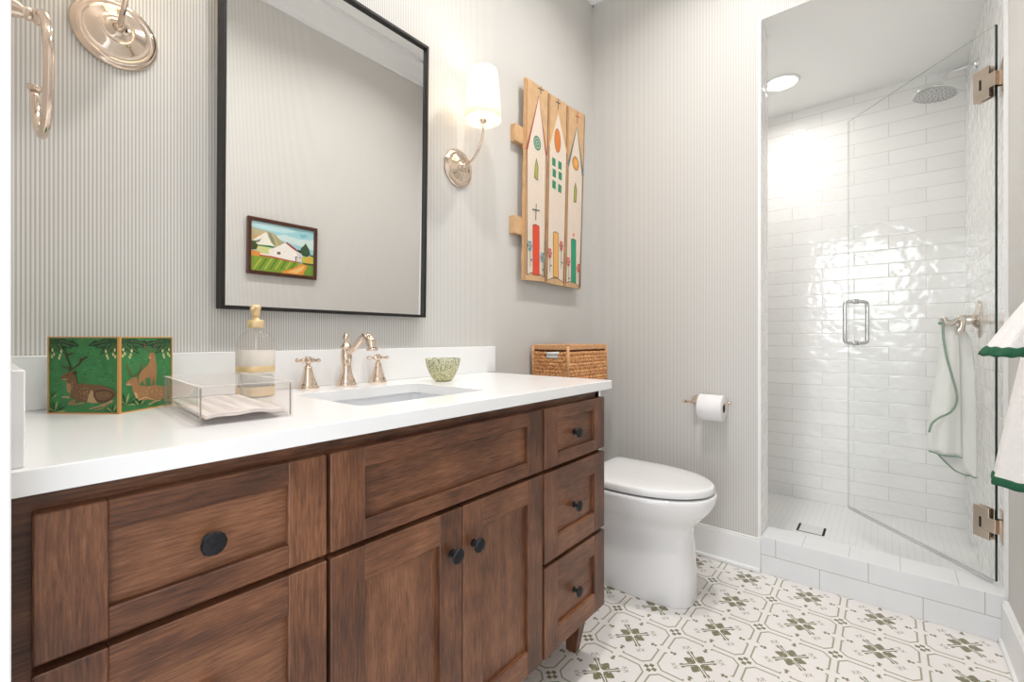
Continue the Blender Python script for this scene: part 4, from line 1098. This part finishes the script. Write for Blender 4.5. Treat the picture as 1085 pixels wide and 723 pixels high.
for rr, n in ((0.012, 5), (0.026, 9), (0.040, 14), (0.053, 18), (0.065, 22)):
    for k in range(n):
        a = 2*PI*k/n+rr*40; c_ = hc+hax*0.0240+e1*rr*math.cos(a)+e2*rr*math.sin(a)
        lathe(b, [(0.0024, 0.0), (0.0020, 0.0015), (0.0, 0.0015)], c_, hax, n=6)
nz = obj('spray_nozzles', b, P('dark_rubber_nozzle', (96, 90, 90), 0.6), fp)

# tile-in drain
b = BM(); x0, x1, y0, y1 = 2.640, 2.752, 0.226, 0.342
box(b, x0, x1, y0, y1, SZ+0.0002, SZ+0.001, 1)
box(b, x0+0.003, x1-0.003, y0+0.010, y1-0.010, SZ+0.001, SZ+0.003, 0, 0.0005)
o = obj('shower_drain', b, [M['grille'], M['dark']], None, origin=((x0+x1)/2, (y0+y1)/2, SZ)); tag(o, 'square tile-in drain with dark slots in the shower floor', 'drain')

# robe hook in the shower with towel
HKX, HKZ = 2.742, 1.080
hk = thing('robe_hook', 'polished nickel double robe hook on the tiled shower wall', 'hook', (HKX, YR, HKZ))
M['hooknickel'] = P('pale_polished_nickel', (224, 215, 205), 0.12, 1)
b = BM(); R = lathe(b, [(0.050, 0.0), (0.051, 0.003), (0.046, 0.007), (0.040, 0.008), (0.030, 0.013), (0.020, 0.017), (0.0175, 0.022)], (HKX, YR, HKZ), (0, 1, 0), n=40)
for ring in R:
    for v in ring: v.co.z = HKZ+(v.co.z-HKZ)*1.55
obj('backplate', b, M['hooknickel'], hk)
b = BM(); lathe(b, [(0.0195, 0.018), (0.022, 0.030), (0.0195, 0.036), (0.021, 0.045), (0.0185, 0.060), (0.0205, 0.064), (0.015, 0.070)], (HKX, YR, HKZ), (0, 1, 0), n=24)
for sx_ in (1, -1):
    tube(b, [(HKX, YR+0.062, HKZ), (HKX+sx_*0.020, YR+0.076, HKZ-0.006), (HKX+sx_*0.030, YR+0.090, HKZ-0.018), (HKX+sx_*0.034, YR+0.106, HKZ-0.012), (HKX+sx_*0.034, YR+0.114, HKZ+0.010)], [0.012, 0.011, 0.0105, 0.0105, 0.012], n=12, smooth_k=4)
tube(b, [(HKX-0.01, YR+0.050, HKZ-0.004), (HKX-0.030, YR+0.055, HKZ-0.022), (HKX-0.040, YR+0.062, HKZ-0.050), (HKX-0.046, YR+0.072, HKZ-0.058)], [0.011, 0.010, 0.012, 0.011], n=12, smooth_k=4)
obj('hook_arm', b, M['hooknickel'], hk)
def sheet(bm, rows, xw, x0, thick=0.003, mi=0, nx=14):
    """rows: (z, yLeft, yRight, zrightshift); x = x0 + xw(s,t)"""
    def samp(t):
        f = t*(len(rows)-1); i = min(int(f), len(rows)-2); u = f-i
        return [rows[i][k]*(1-u)+rows[i+1][k]*u for k in range(4)]
    N = 26
    g = [[None]*(nx+1) for _ in range(N+1)]
    for j in range(N+1):
        z, yl, yr_, zs = samp(j/N)
        for i in range(nx+1):
            s = i/nx; g[j][i] = Vector((x0+xw(s, j/N), yl+(yr_-yl)*s, z+zs*s))
    for off in (0, 1):
        V_ = [[bm.verts.new(p+Vector((off*thick, 0, 0))) for p in r] for r in g]
        for j in range(N):
            for i in range(nx):
                f = bm.faces.new((V_[j][i], V_[j][i+1], V_[j+1][i+1], V_[j+1][i])); f.smooth = True; f.material_index = mi
        if off == 0: A_ = V_
    bd = lambda V_: [V_[0][i] for i in range(nx+1)]+[V_[j][nx] for j in range(1, N+1)]+[V_[N][i] for i in range(nx-1, -1, -1)]+[V_[j][0] for j in range(N-1, 0, -1)]
    p, q = bd(A_), bd(V_)
    for i in range(len(p)):
        j = (i+1) % len(p); f = bm.faces.new((p[i], p[j], q[j], q[i])); f.material_index = mi
    return g
htw = thing('hand_towel', 'white hand towel with sage green piping hanging from the hook inside the shower', 'towel', (2.74, -0.22, 0.42))
xw_f = lambda s, t: (0.014*t+0.003)*math.sin(s*7.0+t*1.5)
b = BM()
gb = sheet(b, [(1.062, -0.196, -0.262, -0.01), (1.00, -0.190, -0.285, 0), (0.85, -0.178, -0.299, 0), (0.70, -0.168, -0.303, 0), (0.58, -0.160, -0.304, 0), (0.50, -0.170, -0.305, 0), (0.47, -0.192, -0.304, -0.010), (0.445, -0.212, -0.303, -0.012), (0.42, -0.236, -0.302, -0.006), (0.405, -0.272, -0.301, 0)], lambda s, t: 0.012*t*math.sin(s*5), 2.755, nx=16)
o = obj('back_layer', b, M['linen'], htw)
b = BM(); bott = [gb[j][0] for j in range(15, 27)]+[gb[26][i] for i in range(1, 17)]
tube(b, bott, 0.0032, n=8); obj('piping', b, M['piping'], o)
b = BM()
gf = sheet(b, [(1.064, -0.188, -0.235, 0), (1.00, -0.186, -0.245, 0), (0.85, -0.176, -0.250, 0), (0.72, -0.158, -0.252, 0), (0.60, -0.146, -0.254, 0), (0.495, -0.150, -0.256, -0.012)], xw_f, 2.728, nx=16)
o = obj('front_layer', b, M['linen'], htw)
b = BM()
pth = [(-0.194, 1.062), (-0.196, 1.00), (-0.206, 0.92), (-0.222, 0.84), (-0.236, 0.77), (-0.236, 0.72), (-0.218, 0.68), (-0.186, 0.655), (-0.160, 0.625), (-0.150, 0.585)]
tube(b, [(2.728+xw_f(0.5, 0.5)-0.012, y, z) for y, z in pth], 0.0042, n=8, smooth_k=5)
tube(b, [gf[26][i]-Vector((0.001, 0, 0)) for i in range(17)], 0.0034, n=8)
tube(b, [(2.735, -0.184, 1.064), (2.725, -0.205, 1.076), (2.735, -0.232, 1.068)], 0.008, n=10, smooth_k=4)
obj('piping', b, M['piping'], o)

# near towels on the right wall (run out of the picture on the right)
hk2 = thing('towel_bar', 'short polished nickel towel bar on the right wall behind the two terry towels', 'towel bar', (1.50, YR, 1.10))
for xx in (1.33, 1.62):
    b = BM(); lathe(b, [(0.016, 0.0), (0.016, 0.004), (0.010, 0.008), (0.006, 0.012), (0.006, 0.018)], (xx, YR, 1.10), (0, 1, 0), n=28); obj('wall_post', b, M['nickel'], hk2)
b = BM(); tube(b, [(1.32, YR+0.020, 1.10), (1.63, YR+0.020, 1.10)], 0.005, n=14); obj('bar', b, M['nickel'], hk2)
def cone_towel(name, label, cx, zt_, zb, rx0, rx1, ry0, ry1, seed, cy0, cy1, folds=5, slant=0.0, trim=0.019, ex_=0.8):
    t = thing(name, label, 'towel', (cx, cy1, zb))
    rr = random.Random(seed); N = 72; K = 30
    ph = [rr.uniform(0, 6) for _ in range(4)]
    def ring(u, extra=0.0, z=None):
        pts = []
        e_ = u**ex_
        for i in range(N):
            a = 2*PI*i/N
            f = 1+0.10*e_*math.sin(folds*a+ph[0])+0.05*e_*math.sin((folds*2+1)*a+ph[1]+2*u)
            x = cx+(rx0+(rx1-rx0)*e_+extra)*math.cos(a)*f
            y = cy0+(cy1-cy0)*e_+(ry0+(ry1-ry0)*e_+extra)*math.sin(a)*f
            zz = (zt_+(zb-zt_)*u if z is None else z)+slant*u*math.cos(a)+0.0014*u*math.sin(9*a)
            pts.append((x, max(y, YR+0.002), zz))
        return pts
    b = BM(); loft(b, [ring(j/K) for j in range(K+1)]); o = obj('cloth', b, M['towel'], t)
    b = BM()
    h = abs(zb-zt_)
    loft(b, [ring(1-trim/h, 0.0005), ring(1-trim/h*0.8, 0.003), ring(1-trim*0.3/h, 0.0035), ring(1.0, 0.002), ring(1.0, 0.0, None)])
    o2 = obj('green_edging', b, M['darkpiping'], t); o2['label'] = 'deep green edging'
    return t
cone_towel('bath_towel', 'large white terry bath towel with green edging at the right photo edge, lower of two', 1.60, 1.085, 0.655, 0.020, 0.060, 0.012, 0.062, 2, -0.282, -0.262, 4, slant=0.010, ex_=1.0)
cone_towel('small_towel', 'small white terry towel with green edging, upper of two at the right photo edge', 1.40, 1.120, 0.964, 0.012, 0.046, 0.010, 0.031, 5, -0.262, -0.192, 3, slant=0.003, ex_=0.9)

# ================================================================== FRAMED LANDSCAPE (right wall, seen in the mirror)
PX0, PX1, PZ0, PZ1 = 0.972, 1.362, 1.300, 1.612
pic = thing('framed_landscape_painting', 'small framed landscape with a white barn, seen reflected in the mirror', 'painting', ((PX0+PX1)/2, YR, PZ0))
b = BM(); f_ = 0.020
for q in ((PX0, PX0+f_, PZ0, PZ1), (PX1-f_, PX1, PZ0, PZ1), (PX0+f_, PX1-f_, PZ0, PZ0+f_), (PX0+f_, PX1-f_, PZ1-f_, PZ1)):
    box(b, q[0], q[1], YR+0.001, YR+0.022, q[2], q[3], 0, 0.003)
obj('picture_frame', b, M['picframe'], pic)
b = BM(); box(b, PX0+f_-.002, PX1-f_+.002, YR+0.002, YR+0.012, PZ0+f_-.002, PZ1-f_+.002); cv = obj('canvas', b, flat((160, 208, 216), 0.5, 0.1), pic)
def fxp(p):
    out = []
    for x, y in p:
        s = (x-115)/622; top = 95+s*117; bot = 582+s*68
        out.append((min(max(s, 0.0), 1.0), min(max(1-(y-top)/(bot-top), 0.0), 1.0)))
    return out
LP = []
def A_(c, p): LP.append((c, fxp(p)))
A_((190, 224, 228), [(118, 100), (400, 150), (560, 215), (420, 225), (250, 190), (118, 150)]); A_((130, 186, 196), [(580, 240), (650, 240), (680, 265), (610, 275)]); A_((206, 226, 222), [(300, 260), (520, 330), (737, 400), (737, 300), (600, 290), (420, 240)])
A_((186, 178, 140), [(115, 160), (180, 180), (230, 195), (280, 205), (320, 222), (360, 270), (400, 300), (430, 315), (440, 400), (300, 380), (115, 340)])
A_((238, 232, 220), [(160, 270), (210, 230), (255, 215), (270, 250), (300, 310), (330, 350), (250, 345), (180, 330), (115, 300)])
A_((134, 140, 110), [(270, 210), (300, 230), (330, 290), (350, 350), (310, 320), (285, 270)]); A_((214, 160, 100), [(118, 260), (200, 225), (240, 215), (200, 245), (130, 275)]); A_((120, 130, 112), [(115, 300), (180, 290), (210, 275), (190, 310), (120, 325)]); A_((176, 164, 120), [(320, 222), (400, 300), (430, 318), (380, 350), (345, 300)])
A_((58, 126, 70), [(175, 335), (300, 345), (345, 362), (340, 378), (170, 360)])
A_((206, 210, 140), [(170, 345), (340, 372), (330, 440), (170, 420)])
A_((230, 150, 66), [(110, 380), (190, 405), (250, 425), (330, 445), (330, 470), (110, 450)])
A_((66, 78, 34), [(113, 290), (150, 300), (180, 345), (165, 380), (113, 385)])
A_((128, 158, 48), [(110, 440), (300, 460), (460, 490), (640, 530), (737, 540), (737, 660), (108, 600)])
for i in range(9):
    x = 130+i*52; A_((92, 128, 38) if i % 2 else (174, 186, 74), [(x, 575), (x+16, 580), (x+90, 470), (x+70, 468)])
A_((234, 150, 62), [(400, 600), (520, 570), (600, 530), (670, 540), (650, 600), (620, 640), (430, 625)]); A_((248, 196, 120), [(470, 605), (590, 560), (640, 545), (620, 590), (560, 622)])
A_((240, 234, 226), [(280, 385), (350, 360), (440, 318), (560, 400), (615, 440), (610, 510), (560, 512), (440, 480), (300, 450), (200, 430), (200, 415), (285, 430)])
A_((216, 208, 204), [(560, 405), (615, 442), (610, 510), (560, 505)]); A_((168, 56, 48), [(440, 318), (460, 314), (545, 375), (580, 412), (555, 404), (500, 366)])
A_((120, 96, 84), [(360, 405), (395, 408), (394, 434), (360, 430)]); A_((70, 66, 66), [(535, 455), (568, 455), (568, 462), (556, 464), (556, 506), (546, 504), (546, 464)]); A_((60, 60, 60), disc(594, 465, 7, 7, 8))
A_((186, 66, 50), [(190, 436), (300, 446), (450, 482), (600, 512), (600, 520), (440, 492), (290, 458), (190, 446)])
A_((52, 82, 50), [(600, 372), (630, 350), (650, 325), (672, 360), (690, 390), (702, 440), (660, 460), (615, 440), (596, 405)])
A_((36, 62, 48), [(560, 385), (600, 395), (602, 425), (580, 412)]); A_((60, 90, 70), [(700, 440), (737, 445), (737, 480), (700, 470)])
A_((196, 186, 72), [(615, 455), (660, 458), (720, 455), (737, 470), (737, 540), (620, 520)]); A_((232, 160, 74), [(655, 500), (690, 465), (712, 462), (690, 510), (665, 520)]); A_((70, 76, 40), [(610, 515), (660, 520), (737, 530), (737, 548), (650, 535)])
A_((110, 150, 50), [(640, 600), (670, 560), (700, 552), (737, 556), (737, 640), (640, 635)])
def fpic(s, t, h): return (PX0+f_+s*(PX1-PX0-2*f_), YR+0.012+h, PZ0+f_+t*(PZ1-PZ0-2*f_))
decals('landscape_paint', cv, fpic, LP, 0.00003, 0.0003)
